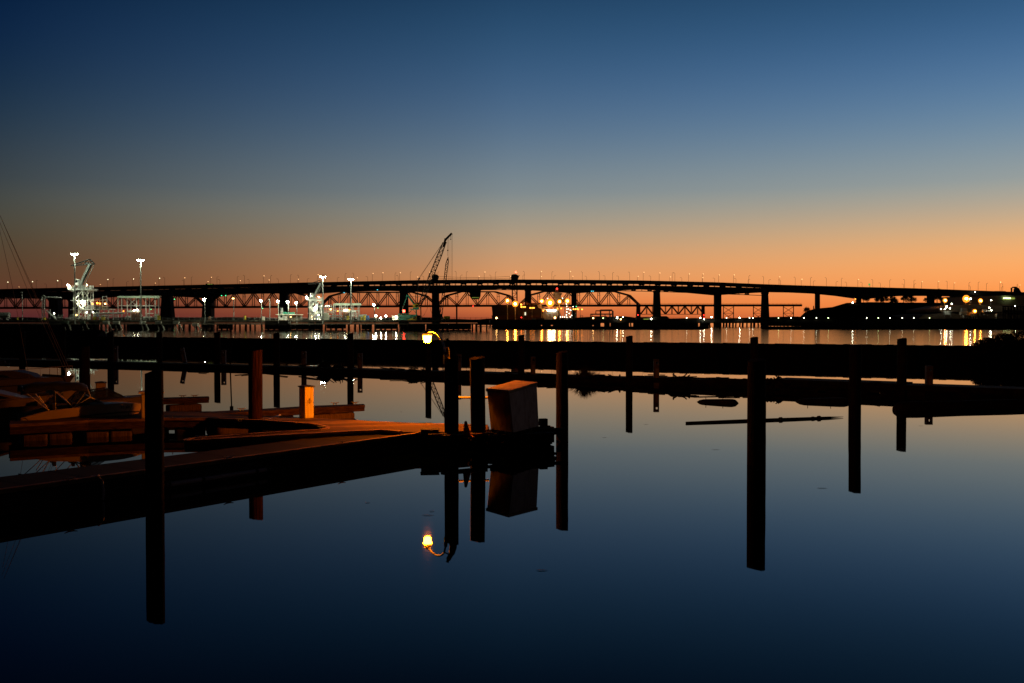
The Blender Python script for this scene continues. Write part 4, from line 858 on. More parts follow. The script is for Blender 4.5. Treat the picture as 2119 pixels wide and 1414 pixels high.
# right bank plant on the hill
DP = 760.0
for px, y, r, em, lb in ((1956.3, 622, 1.0, E_ORANGE, 'orange flood mast left of the brightest flood on the right hill'), (2000, 618.6, 1.6, E_ORANGE, 'brightest orange flood mast by the warehouse on the right hill'), (2029.5, 622.5, 1.0, E_ORANGE, 'orange flood mast in front of the lit warehouse wall'), (2017.7, 644.3, .85, E_ORANGE, 'lower orange yard lamp down the slope below the warehouse'), (2008.5, 618.5, .7, E_SMALL, 'white flood lamp beside the brightest orange flood'), (2051, 621.5, .6, E_SMALL, 'greenish white lamp near the right end of the warehouse')):
    p = at(px, y, DP - 30 if y < 640 else 690); zb_ = at(px, min(y + 17, 664), p.y).z; o = thing('yard_mast', lb, 'light mast', (p.x, p.y, zb_), 'flood masts on the right hill'); m = MB(); m.tube([(p.x, p.y + 1, zb_ - 1), (p.x, p.y + 1, p.z)], .22, 7); m.build('mast', M_GSTEEL, o); m = MB(); m.ball(tuple(p), r * .6, 12, 8, (1, 1, .8)); m.build('lamp_head', em, o)
    if em is not E_ORANGE: continue
    m = MB(); m.tube([(p.x, p.y + .5, p.z), (p.x, p.y + .75, p.z)], [r * 1.7, r * 1.1], 14); m.build('halo', E_ORHALO, o)  # same added halo disc for the hill floods
o = thing('warehouse', 'long pale warehouse wall lit orange under the bridge at right', 'warehouse', at(2040, 630, DP)); m = MB(); m.sheet([(1994, 631), (1994, 613.5), (2076, 611), (2119, 611), (2200, 611), (2200, 631)], DP, 40); w_ = m.build('wall', mat('pale sheet metal', (0.30, 0.27, 0.22), 0.6, (0.22, 0.19, 0.16), 0.2), o)
m = MB(); m.sheet([(1992, 614.2), (1992, 613.2), (2076, 610.4), (2202, 610.4), (2202, 611.4), (2076, 611.5)], DP - 1, 42); m.build('roof', M_BLACK, o)
m = MB(); m.sheet([(2075, 616), (2100, 616), (2100, 619.5), (2075, 621)], DP - .4, .3); m.build('window', E_GWIN, w_)
m = MB(); m.box(at(2080, 617.3, DP - 1), (2.6, .3, .5)); m.box(at(2086.5, 617.6, DP - 1), (3.6, .3, .6)); m.build('strip_light', E_GREENW, w_)
m = MB(); m.sheet([(2005, 630), (2005, 620), (2011, 620), (2011, 630)], DP - .5, .4); m.build('door', M_WSTEEL, w_)
m = MB(); m.sheet([(1945, 640), (1990, 631), (2080, 631), (2200, 631), (2200, 646), (1945, 646)], DP - 60, 60); structure(m.build('terrace', mat('packed yard earth', (0.13, 0.09, 0.06), 0.95, (0.20, 0.14, 0.09), 0.15)))
m = MB(); m.sheet([(1900, 660), (1912, 652), (1960, 648), (1992, 650), (2075, 648), (2090, 652), (2200, 652), (2200, 664), (1900, 664)], 700, 60); structure(m.build('yard_ground', mat('yard earth lower', (0.10, 0.07, 0.05), 0.95, (0.17, 0.11, 0.07), 0.2)))
rr = random.Random(11)
for i in range(16):
    px, y = rr.uniform(1935, 2068), rr.uniform(640, 656); d = 697 - (y - 640) * .5; p = at(px, y, d); w, h = rr.uniform(1.5, 6), rr.uniform(1, 2.4)
    m = MB(); m.box(tuple(p), (w, 2.5, h)); m.box((p.x, p.y, p.z + h / 2 + .15), (w * .8, 2.2, .3)); m.beam((p.x - w / 2, p.y - 1.3, p.z - h / 2), (p.x - w / 2, p.y - 1.3, p.z - 3), .2); m.beam((p.x + w / 2, p.y - 1.3, p.z - h / 2), (p.x + w / 2, p.y - 1.3, p.z - 3), .2)
    tag(m.build('skid_unit', rr.choice((M_GSTEEL, M_PALE, M_RUST, M_LID))), 'small process skid in the lit yard on the right slope', 'equipment', 'process skids on the right slope')
for px, y, lb in ((1947, 640, 'small white lamp at the left edge of the right yard'), (1955, 639.8, 'small white lamp just right of the yard edge lamp'), (1959, 633.8, 'upper white lamp of a stacked pair in the right yard'), (1959, 636.2, 'lower white lamp of a stacked pair in the right yard'), (1966.3, 638.4, 'small white lamp right of the stacked pair'), (1969.7, 629, 'small white lamp highest on the right slope'), (2051.5, 642.7, 'warm white lamp beside pale yard equipment at right'), (2047.5, 637, 'dim white lamp on the yard terrace at right'), (2101, 633.5, 'faint green white lamp above the dark trestle frame'), (1764.5, 626.5, 'white lamp at the left brow of the hill'), (1770, 619, 'orange lamp above the left brow of the hill'), (2018, 604.3, 'white lamp on the deck edge above the warehouse')):
    d = 690 if y > 610 else D1 - 4
    if px < 1800: d = 860
    p = at(px, y, d); o = thing('yard_lamp', lb, 'lamp', (p.x, p.y, p.z - 3)); m = MB(); m.tube([(p.x, p.y + .4, p.z - 3.5), (p.x, p.y + .4, p.z)], .12, 6); m.build('post', M_BLACK, o); m = MB(); m.ball(tuple(p), .3 if px > 1800 else .42, 8, 6); m.build('lamp_head', E_SMALL if px != 1770 else E_ORSM, o)
o = thing('pale_tanks', 'group of pale rounded vessels on the right yard terrace', 'vessels', at(2040, 646, 692)); m = MB()
for x, y, r in ((2034.5, 643.5, .9), (2038.5, 643, .9)): m.tube([at(x, y + 3, 692), at(x + .3, y - 2, 692)], r, 9)
for x in (2045, 2049): m.ball(at(x, 643.8, 692), .9, 9, 6, (1.4, 1, .7))
m.build('vessel', M_WSTEEL, o)
o = thing('timber_trestle', 'dark timber trestle frame at the right edge of the shore', 'trestle', at(2098, 661, 655)); m = MB(); d = 655
for dd in (0, 8):
    for x in (2076, 2080, 2086, 2092.5, 2098, 2105, 2112, 2119, 2126): m.beam(at(x, 668, d + dd), at(x, 634, d + dd), .7)
    for y in (634.5, 643, 645): m.beam(at(2074, y, d + dd), at(2130, y, d + dd), .5)
    for x in (2086, 2098, 2112): m.beam(at(x, 645, d + dd), at(x + 7, 662, d + dd), .25); m.beam(at(x + 7, 645, d + dd), at(x, 662, d + dd), .25)
m.build('frame', M_PIER, o)

# trees on the hill
def tree(name, px, ytop, ybase, wpx, d, label, group, seed, dens=1000):
    rr = random.Random(seed); b = at(px, ybase, d); t_ = at(px, ytop, d); hgt = t_.z - b.z; wid = wpx / F * d
    o = thing(name, label, 'tree', (b.x, d, b.z), group)
    m = MB(); m.tube([(b.x, d, b.z - 1), (b.x + .1 * wid * rr.uniform(-1, 1), d, b.z + hgt * .45), (b.x, d, b.z + hgt * .8)], [wid * .045, wid * .03, wid * .012], 7)
    cl = []
    for k in range(9):
        a = rr.uniform(0, 2 * math.pi); q = Vector((b.x + math.cos(a) * wid * rr.uniform(.12, .42), d + math.sin(a) * wid * .4, b.z + hgt * rr.uniform(.3, .88)))
        m.tube([(b.x, d, b.z + hgt * rr.uniform(.3, .6)), q], [wid * .018, wid * .007], 5); cl.append((q, wid * rr.uniform(.16, .3)))
    m.build('trunk', M_BARK, o)
    m = MB()
    for k in range(dens):
        q, r = rr.choice(cl); v = Vector((rr.gauss(0, 1), rr.gauss(0, 1), rr.gauss(0, 1.0))) * r * .5; s = wid * rr.uniform(.022, .05); c = q + v
        u = Vector((rr.uniform(-1, 1), rr.uniform(-1, 1), rr.uniform(-1, 1))).normalized(); w = u.cross(Vector((rr.uniform(-1, 1), rr.uniform(-1, 1), rr.uniform(-1, 1)))).normalized()
        m.add([c - u * s * 1.6, c + w * s, c + u * s * 1.6, c - w * s], [(0, 1, 2, 3)])
    m.build('crown', M_LEAF, o)
for i, (px, yt, yb, w, lb) in enumerate(((1787, 611, 627, 13, 'dense dark tree against the hill pier, leftmost of the grove'), (1796, 610, 627, 14, 'dense dark tree second in the grove under the bridge'), (1814, 613, 627, 14, 'loose tree with sky gaps under the sloping girder'), (1829, 612, 627, 17, 'loose wide tree right of the sloping girder end'), (1848, 611, 627, 13, 'thin tree in the gap before the round bush'), (1870, 609, 627, 17, 'tall dark tree in the middle of the hill gap'), (1886, 609, 627, 17, 'broad leaning tree right of the tall dark tree'), (1914.5, 616, 627, 8, 'small lone conical tree before the square pier'), (1939, 597, 627, 20, 'tree whose crown rises above the deck by the square pier'), (1947, 610, 627, 14, 'lacy tree right beside the square pier'), (1825, 594.5, 622, 14, 'distant tree whose crown shows above the deck at left'), (1838, 596.5, 622, 15, 'distant low crown just right of the other above the deck'), (1850, 620, 628, 16, 'round dark bush like tree on the hill brow'), (1669, 637, 648, 13, 'bare round bush at the left end of the hill'))):
    tree('tree', px, yt, yb, w, 905 if px not in (1825, 1838) else 1340, lb, 'trees on the right hill', 40 + i)

# ------------------------------------------------------------------ breakwater and jetty
bw = thing('breakwater', 'long straight black timber breakwater wall across the harbour mouth', 'breakwater', tuple(wall_at(40)))
nrm = Vector((-wdir.y, wdir.x, 0))
def wall_box(m, t0, t1, z0, z1, th, off=0):
    a, b = wall_at(t0) + nrm * off, wall_at(t1) + nrm * off; c = (a + b) / 2; m.box((c.x, c.y, (z0 + z1) / 2), (t1 - t0, th, z1 - z0), math.atan2(wdir.y, wdir.x))
m = MB(); t = -32.0
while t < 118:
    wall_box(m, t, t + 0.58, -1.5, 1.47 + R.uniform(-.025, .025), 0.16, R.uniform(-.03, .03)); t += 0.6
m.build('sheet_planks', M_PIER, bw)
m = MB(); wall_box(m, -32, 118, -1.5, 1.42, .12, .2); m.build('backing', M_PIER, bw)
m = MB(); wall_box(m, -32, 118, 1.0, 1.3, .3, -.2); wall_box(m, -32, 118, 0.2, 0.5, .3, -.2); m.build('waling', M_PIER, bw)
o = None; m = MB()
J0, J1 = at(-60, 690, 150), at(236, 690, 150)
n = 26
rows = []
for i in range(n + 1):
    x = J0.x + (J1.x - J0.x) * i / n; e = 1 if i < n - 1 else .4
    rows += [(x, 146.5 + R.uniform(-.4, .4), -1), (x, 148 + R.uniform(-.3, .3), 1.3 * e + R.uniform(-.1, .1)), (x, 150, 2.15 * e + R.uniform(-.06, .06)), (x, 152.5, 1.2 * e), (x, 154, -1)]
m.add(rows, [(5*i + j, 5*i + j + 1, 5*i + j + 6, 5*i + j + 5) for i in range(n) for j in range(4)])
tag(m.build('rubble_jetty', M_ROCK), 'low black rubble jetty behind the breakwater at left', 'jetty')

# ------------------------------------------------------------------ wooden piles
def pile(pc, wpx, wl, ztop, label, group=None, mt=None, lean=(0, 0), name='pile'):
    """pc: centre column, wl: pixel row of the waterline"""
    b = on(pc, wl, 0.0); r = wpx / F * b.y / 2; m = MB(); n = 22; rows = 14; rr = random.Random(int(pc * 7))
    ph = [rr.uniform(-.045, .045) for _ in range(n)]; vs = []
    for j in range(rows + 1):
        z = -2 + (ztop + 2) * j / rows
        for k in range(n):
            a = 2 * math.pi * k / n; q = r * (1.03 - .05 * j / rows) * (1 + ph[k] + rr.uniform(-.018, .018))
            zz = z + (0.04 * math.sin(a + 1) + rr.uniform(-.015, .015) if j == rows else 0)
            vs.append((b.x + lean[0] * z + q * math.cos(a), b.y + lean[1] * z + q * math.sin(a), zz))
    fs = [(j*n + k, j*n + (k+1) % n, (j+1)*n + (k+1) % n, (j+1)*n + k) for j in range(rows) for k in range(n)]
    vs.append((b.x + lean[0] * ztop, b.y, ztop + .03)); e = len(vs) - 1
    fs += [(rows*n + k, rows*n + (k+1) % n, e) for k in range(n)]
    m.add(vs, fs); o = m.build(name, mt or M_PILE, loc=(b.x, b.y, 0), smooth=True); tag(o, label, 'pile', group); return b, r
pile(321, 37, 1029, 2.50, 'thick dark pile nearest the left, in front of the walkway')
p2, r2 = pile(529, 29.5, 900, 2.6, 'split bare reddish pile lit orange inside the dock slip', mt=M_PILE2)
p3, r3 = pile(934.5, 29.5, 933, 2.52, 'dark pile carrying the glowing dock lamp')
p4, r4 = pile(990, 31, 931, 2.50, 'slightly leaning dark pile between the lamp pile and the white box', lean=(-.012, 0))
pile(1163, 25, 913, 2.60, 'slim dark pile just right of the white box', lean=(.0, 0))
pile(1565, 39, 962, 2.55, 'thickest dark pile standing alone in open water at right centre')
pile(1768, 25, 868, 2.62, 'dark pile in open water right of the thickest pile', lean=(.008, 0))
pile(176, 21, 866, 2.58, 'dark pile behind the boat canopy at left')
OLDP = [(229, 13, 757, 'dark pile at the old dock, above the boat canopy'), (330, 11.5, 759, 'dark pile of the old dock hidden behind the thick left pile'), (449.5, 12.5, 761, 'dark pile of the old dock next to the bright light reflection'), (572.5, 13.5, 766.5, 'dark pile of the old dock right of the split reddish pile'), (725, 13, 772, 'dark pile of the old dock behind the far finger tip'), (886.5, 12.5, 779, 'dark pile of the old dock right under the glowing lamp'), (1079, 13, 787, 'dark pile of the old dock behind the white box'), (1302, 14, 796, 'dark pile of the old dock right of the grass clump'), (1560, 16, 805, 'dark pile of the old dock hidden behind the thickest pile'), (1866, 19.5, 818, 'dark pile of the old dock behind the great round log'), (131, 9, 754, 'thin dark pile of the old dock left of the boat canopy'), (46, 12, 752, 'dark pile of the old dock behind the sail cover')]
for x, w, y, lb in OLDP: pile(x, w, y, 2.66, lb, None, M_OLD, name='pile')
o = thing('sign_pole', 'very thin pole with a small box head on the old dock', 'pole', tuple(on(476, 762, 0))); b = on(476, 762, 0); m = MB()
m.tube([(b.x, b.y, -.5), (b.x + .1, b.y, 2.9)], .05, 6); m.build('post', M_OLD, o); m = MB(); m.box((b.x + .1, b.y, 3.05), (.22, .2, .4)); m.build('head', M_OLD, o)

# ------------------------------------------------------------------ dock lamp on its pile
lp_ = on(884.5, 910.5, 0); LH = Vector((lp_.x, lp_.y, 2.99))
o = thing('dock_lamp', 'glowing orange dock lamp on a curved arm above the pile', 'lamp', (p3.x - r3 * .6, p3.y - r3 * .2, 2.5))
bx_ = p3.x - r3 * .75; by_ = p3.y - r3 * .35
m = MB(); m.tube([(bx_ - .02, by_ + .1, 2.35), (bx_ - .02, by_ + .1, 2.6), (bx_ - .04, by_ + .14, 2.68)], [.05, .05, .03], 10); m.tube([(bx_ - .04, by_ + .12, 2.78), (bx_ + .06, by_ + .02, 2.8)], .018, 6); m.build('pole', M_GALV, o, smooth=True)
m = MB(); m.tube([(p3.x + .03, p3.y, 2.4), (p3.x + .04, p3.y, 2.62), (p3.x + .0, p3.y + .01, 2.78), (p3.x - .09, p3.y + .02, 2.95), (p3.x - .12, p3.y + .03, 3.03)], [.11, .1, .085, .07, .05], 10); m.build('post_stub', M_PILE, o, smooth=True)
q0 = Vector((bx_ - .04, by_ + .14, 2.66)); q3 = LH + Vector((.0, .0, .17)); pts = []
for i in range(13):
    t = i / 12; c1 = q0 + Vector((-.03, .35, .33)); c2 = q3 + Vector((.3, -.9, .18)); pts.append(q0 * (1-t)**3 + c1 * 3*t*(1-t)**2 + c2 * 3*t*t*(1-t) + q3 * t**3)
m = MB(); m.tube(pts, .028, 8); m.build('arm', M_GALV, o, smooth=True)
m = MB(); m.tube([LH + Vector((0, 0, .25)), LH + Vector((0, 0, .2)), LH + Vector((0, 0, .13)), LH + Vector((0, 0, .085))], [.03, .09, .12, .15], 14); hd = m.build('lamp_head', M_GALV, o, smooth=True)
m = MB(); m.tube([LH + Vector((0, 0, .08)), LH + Vector((0, 0, .0)), LH + Vector((0, 0, -.1)), LH + Vector((0, 0, -.115))], [.125, .112, .088, .05], 14); m.build('globe', E_SODIUM, hd, smooth=True)
m = MB(); m.tube([LH + Vector((0, 0, .085)), LH + Vector((0, 0, .11)), LH + Vector((0, 0, .14))], [.15, .147, .12], 16); m.build('glow_rim', emit('sodium glow rim', (1.0, 0.26, 0.012), 1.7), hd, smooth=True)  # emissive ring added for the orange glow round the globe
# horizontal pipe brace between the piles and the box
b = on(962, 909.5, 0); o = MB(); z = 1.24; o.tube([(at(938, 822, b.y).x, b.y, z), (at(1012, 822, b.y).x, b.y + .1, z - .01)], .035, 8); o.tube([(at(940, 822, b.y).x, b.y, z), (at(938, 822, b.y).x, b.y, z)], .05, 8)
tag(o.build('brace_pipe', M_STEEL), 'thin horizontal pipe glinting orange between the two leaning piles', 'pipe')

# ------------------------------------------------------------------ docks
def dock_part(parent, name, pts, z0, z1, mt): 
    m = MB(); m.prism([(p.x, p.y) for p in pts], z0, z1); return m.build(name, mt, parent)
def poly(pxs, h): return [on(x, y, h) for x, y in pxs]
def inset(pts, k):
    n = len(pts); c = sum((p for p in pts), Vector()) / n; out = []
    for p in pts: v = (c - p); v.z = 0; out.append(p + v.normalized() * k)
    return out
def cleat(parent, p, ang=0.3, s=1.0):
    m = MB(); u = Vector((math.cos(ang), math.sin(ang), 0)) * s
    m.tube([p - u * .13 + Vector((0,0,.075*s)), p - u * .05 + Vector((0,0,.055*s)), p + u * .05 + Vector((0,0,.055*s)), p + u * .13 + Vector((0,0,.075*s))], [.008*s, .016*s, .016*s, .008*s], 6)
    for k in (-.04, .04): m.tube([p + u * k, p + u * k + Vector((0,0,.055*s))], .014*s, 6)
    m.build('cleat', M_GALV, parent)
# near walkway
wk = thing('walkway', 'low dark floating walkway running from lower left to the lamp pile', 'walkway', tuple(on(500, 950, .4)))
W_F0, W_F1 = on(-60, 1030.5, .4), on(908, 896, .4); W_B1, W_B0 = on(800, 889.5, .4), on(-60, 996, .4)
ud = (W_F1 - W_F0).normalized(); nd = Vector((-ud.y, ud.x, 0)); WL = (W_F1 - W_F0).length
wpts = [W_F0, W_F1, W_F1 + nd * 1.2, W_F1 + nd * 1.95 - ud * .6, W_F0 + nd * 1.95]
dock_part(wk, 'deck', wpts, .34, .4, M_WALK)
m = MB(); L2 = W_F0 + ud * WL / 2
for side, k in ((0, -.035), (1.95, .035)):
    a = W_F0 + nd * (side + k); bq = W_F1 + nd * (side + k) - ud * (.7 if side else 0)
    for z, hh in ((.27, .2), (.08, .13)): m.beam((a.x, a.y, z), (bq.x, bq.y, z), .07, hh)
m.build('fascia', M_WALKF, wk)
m = MB(); e0 = W_F0 + nd * .03; e1 = W_F1 + nd * .03; m.beam((e0.x, e0.y, .44), (e1.x, e1.y, .44), .12, .08); m.build('edge_rail', M_RAIL, wk)
k = .5
while k < WL - 1.6:
    m = MB(); c = W_F0 + ud * (k + .9) + nd * .97; m.box((c.x, c.y, .06), (1.8, 1.7, .42), math.atan2(ud.y, ud.x)); m.build('float', M_OLD, wk, bevel=.05); k += 2.5
p0, p1 = on(347, 1004, .13), on(560, 971.5, .13); off = -nd * .10
def along(px, y, h): 
    q = on(px, y, h); s = (q - W_F0).dot(ud); return W_F0 + ud * s
a, bq = along(347, 1004, .13), along(560, 971.5, .13); m = MB(); a = a - nd * .12; bq = bq - nd * .12; a.z = bq.z = .13
m.tube([a, bq], .05, 12); m.build('rub_pipe', M_PVC, wk, smooth=True)
m = MB()
for t in (.02, .33, .86, .98): q = a + (bq - a) * t; m.tube([q - ud * .03, q + ud * .03], .06, 12)
m.build('pipe_clamp', M_WALKF, wk, smooth=True)
for x, y in ((143, 1001), (483, 957.5), (720, 925)): q = along(x, y, .4); cleat(wk, Vector((q.x, q.y, .45)) + nd * .02, math.atan2(ud.y, ud.x))
q = along(205, 994, .4); m = MB(); m.tube([q + nd * .25 + Vector((0,0,.03)), q + Vector((0,0,.075)), q - nd * .09 + ud * .02 + Vector((0,0,-.02)), q - nd * .1 + ud * .04 + Vector((0,0,-.2)), q - nd * .1 + ud * .02 + Vector((0,0,-.38))], .03, 8); m.build('hose', M_PVC, wk, smooth=True)
# block step at the walkway end
q = on(888, 905.5, .4); m = MB(); m.box((q.x, q.y + .2, .4 + .09), (.46, .4, .18), .12); m.box((q.x, q.y + .2, .4 + .195), (.5, .44, .03), .12)
tag(m.build('step_block', M_WALKF, loc=(q.x, q.y, .4)), 'small dark wooden step block at the walkway end by the lamp pile', 'step')
# main dock
hd_ = .5
md = thing('main_dock', 'orange lit plank dock with a curved slip and a long left finger', 'dock', tuple(on(700, 885, hd_)))
outer = [(20,880.5),(183,872),(340,867),(430,866.5),(540,871),(600,874.8),(640,878),(662,881),(675,884),(679,886.3),(674,888.6),(660,890.6),(586,895),(480,902),(399,908.2),(384,911),(386,913.5),(470,908.6),(560,903.3),(660,897.7),(732,893.6),(788,891.2),(830,894),(930,894),(1010,889),(1010,879),(930,876.5),(870,875.8),(780,872),(734,869),(646,865),(544,860.5),(380,852),(300,851),(250,856),(180,862),(20,871)]
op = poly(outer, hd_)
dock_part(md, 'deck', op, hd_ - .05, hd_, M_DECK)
m = MB()
for i in range(len(op)):
    a, b = op[i], op[(i + 1) % len(op)]; v = (b - a).normalized(); nn = Vector((v.y, -v.x, 0)); 
    m.beam((a.x, a.y, hd_ - .16), (b.x, b.y, hd_ - .16), .06, .21)
m.build('fascia', M_FASCIA, md)
m = MB()
for i in list(range(0, 22)):
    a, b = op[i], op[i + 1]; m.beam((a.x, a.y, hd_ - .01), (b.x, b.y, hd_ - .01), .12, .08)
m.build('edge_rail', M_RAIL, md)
B0, B1 = on(20, 880.5, hd_), on(430, 866.5, hd_); ub = (B1 - B0).normalized(); nb = Vector((-ub.y, ub.x, 0)); k = .2
for x0, x1, mt_ in ((45, 97, M_FOAM), (100, 148, M_FOAM), (177, 225, M_FOAM), (228, 273, M_FOAM), (300, 350, M_OLD), (365, 425, M_OLD)):
    a, b = on(x0, interp([(20, 880.5), (183, 872), (340, 867), (430, 866.5)], x0), hd_), on(x1, interp([(20, 880.5), (183, 872), (340, 867), (430, 866.5)], x1), hd_)
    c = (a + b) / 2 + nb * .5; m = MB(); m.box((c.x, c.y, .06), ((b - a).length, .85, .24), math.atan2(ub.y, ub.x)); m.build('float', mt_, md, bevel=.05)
A0, A1 = on(384, 912, hd_), on(732, 893.6, hd_); ua = (A1 - A0).normalized(); na = Vector((-ua.y, ua.x, 0)); k = .4
while k < (A1 - A0).length:
    m = MB(); c = A0 + ua * (k + .8) + na * .4; m.box((c.x, c.y, .09), (1.6, .6, .34), math.atan2(ua.y, ua.x)); m.build('float', M_OLD, md, bevel=.05); k += 2.1
for sx, sy in ((850, 884), (760, 882), (690, 875), (560, 866), (470, 860), (390, 859)):
    c = on(sx, sy, .2); m = MB(); m.box((c.x, c.y, .08), (1.5, 1.0, .4), .2); m.build('float', M_OLD, md, bevel=.05)
for x, y, a in ((665, 887.5, .5), (415, 907.5, .3), (496, 871.5, .3)): cleat(md, on(x, y, hd_), a)
for x, y in ((182, 872), (358, 866.5)): 
    q = on(x, y, hd_); m = MB(); m.tube([q + Vector((0, -.05, .1)), q + Vector((0, -.05, -.16))], .012, 6); m.build('strap', M_ROPE, md)
m = MB(); pts = [Vector((p2.x + (r2 + .12) * math.cos(a) * 1.35, p2.y + (r2 + .14) * math.sin(a) * 1.2, .42 + .06 * math.cos(a))) for a in [math.pi + .25 + i * (math.pi + .3) / 12 for i in range(13)]]
m.tube(pts, .035, 8); m.tube([pts[-1], pts[-1] + Vector((.1, .9, .03))], .03, 8); m.tube([pts[0], pts[0] + Vector((0, .9, .03))], .03, 8); m.tube([pts[-2], pts[-2] + Vector((-.05, .1, -.3))], .015, 6); m.build('pile_hoop', M_GALV, md, smooth=True)
# the two short finger docks beyond
def finger(label, outl, h, fl, cl):
    pp = poly(outl, h); o = thing('finger_dock', label, 'dock', tuple(pp[0]))
    dock_part(o, 'deck', pp, h - .05, h, M_DECKF)
    m = MB()
    for i in range(len(pp)):
        a, b = pp[i], pp[(i + 1) % len(pp)]; m.beam((a.x, a.y, h - .05), (b.x, b.y, h - .05), .08, .09); m.beam((a.x, a.y, h - .16), (b.x, b.y, h - .16), .05, .11)
    m.build('fascia', M_FASCIA, o)
    a, b = pp[fl[0]], pp[fl[1]]; u = (b - a).normalized(); L = (b - a).length
    for t in (.15, .78):
        m = MB(); c = a + u * (L * t) + Vector((-u.y, u.x, 0)) * .3; m.box((c.x, c.y, .1), (L * .25 if t < .5 else L * .32, .55, .26), math.atan2(u.y, u.x)); m.build('float', M_FOAM, o, bevel=.05)
        m = MB(); m.box((c.x, c.y, .265), (.2, .6, .07), math.atan2(u.y, u.x)); m.build('float_block', M_FASCIA, o)
    for x, y in cl: cleat(o, on(x, y, h), .35, 1.15)
finger('orange lit finger dock pointing right beyond the small pedestal', [(430,857.5),(617,846),(753,838.5),(751,836),(640,840),(544,846),(430,852)], .48, (0, 2), [(693, 838), (734, 836.7), (500, 850)])
finger('dim finger dock pointing right behind the left pedestals', [(215,833),(340,826),(431,822.6),(430,820.2),(330,823),(215,829)], .48, (0, 2), [(378, 822.5), (403, 822), (252, 829)])

# ------------------------------------------------------------------ shore power pedestals
def pedestal(px, yfoot, h, wpx, label, lit, mt=M_WHITEP, flare=0.0, emblem=True, yaw=0.0):
    b = on(px, yfoot, hd_); s = wpx / F * b.y * .74; o = thing('power_pedestal', label, 'pedestal', (b.x, b.y, hd_)); a = yaw; b = b + Vector((0, s * (.1 if flare else .5), 0))
    R_ = Matrix.Rotation(a, 3, 'Z')
    m = MB(); m.box((b.x, b.y, hd_ + h / 2), (s, s, h), a); 
    m.build('body', mt, o, bevel=.015)
    m = MB()                                  # thin vertical board joints on each face
    for k in range(4):
        rot = Matrix.Rotation(a + k * math.pi / 2, 3, 'Z')
        for e in (-.17, .17):
            p = b + rot @ Vector((s * e, -s / 2 - .0005, 0)); m.beam((p.x, p.y, hd_ + .02), (p.x, p.y, hd_ + h - .02), .007)
    m.build('joint', M_INK2, o)
    if emblem:
        rot = Matrix.Rotation(a, 3, 'Z')
        def E(u, v): p = b + rot @ Vector((u, -s / 2 - .004, 0)); return Vector((p.x, p.y, hd_ + h * .56 + v))
        m = MB(); m.beam(E(0, -.06), E(0, .055), .014, .014); m.beam(E(-.028, .06), E(.028, .06), .016, .016); m.beam(E(-.02, .045), E(0.02, .075), .008); m.ball(E(0, -.068), .017, 8, 6); m.build('emblem', M_INK, o)
        m = MB()
        for sg in (-1, 1):
            for i in range(5): t = .35 + i * .3; m.beam(E(sg * .03, -.05), E(sg * (.03 + .062 * math.cos(t)), -.05 + .085 * math.sin(t)), .006)
            for i in range(5): t0, t1 = .25 + i * .3, .55 + i * .3; m.beam(E(sg * (.03 + .065 * math.cos(t0)), -.05 + .088 * math.sin(t0)), E(sg * (.03 + .065 * math.cos(t1)), -.05 + .088 * math.sin(t1)), .006)
        m.beam(E(-s * .45, -.055), E(s * .45, -.055), .006); m.build('fan_mark', M_INK2, o)
    t = 1.16 + flare; q = s * t / 2; z0 = hd_ + h
    m = MB(); c4 = [b + R_ @ Vector((x * q, y * q, 0)) for x, y in ((-1,-1),(1,-1),(1,1),(-1,1))]; c5 = [b + R_ @ Vector((x * q, y * q, 0)) for x, y in ((-1,-1),(1,-1),(1,1),(-1,1))]
    m.add([(p.x, p.y, z0 + .001) for p in c4] + [(p.x, p.y, z0 + .035 + flare * .1) for p in c5] + [(b.x, b.y, z0 + .075 + flare * .1)], [(3,2,1,0),(0,1,5,4),(1,2,6,5),(2,3,7,6),(3,0,4,7),(4,5,8),(5,6,8),(6,7,8),(7,4,8)]); m.build('cap', M_CAP if not flare else M_WHITEP, o)
pedestal(632, 866, .96, 29.5, 'bright orange lit power pedestal with a palm emblem on the dock', True, yaw=.8)
pedestal(312, 865.5, .78, 52, 'power pedestal with a wide flared cap behind the thick left pile', True, flare=.12, emblem=False, yaw=.35)
pedestal(205, 834, .72, 26, 'dim power pedestal with a faint emblem right of the boat canopy', True, yaw=.45, mt=mat('dull cream panel', (0.5, 0.42, 0.32), 0.7, (0.42, 0.35, 0.27), 1.5))
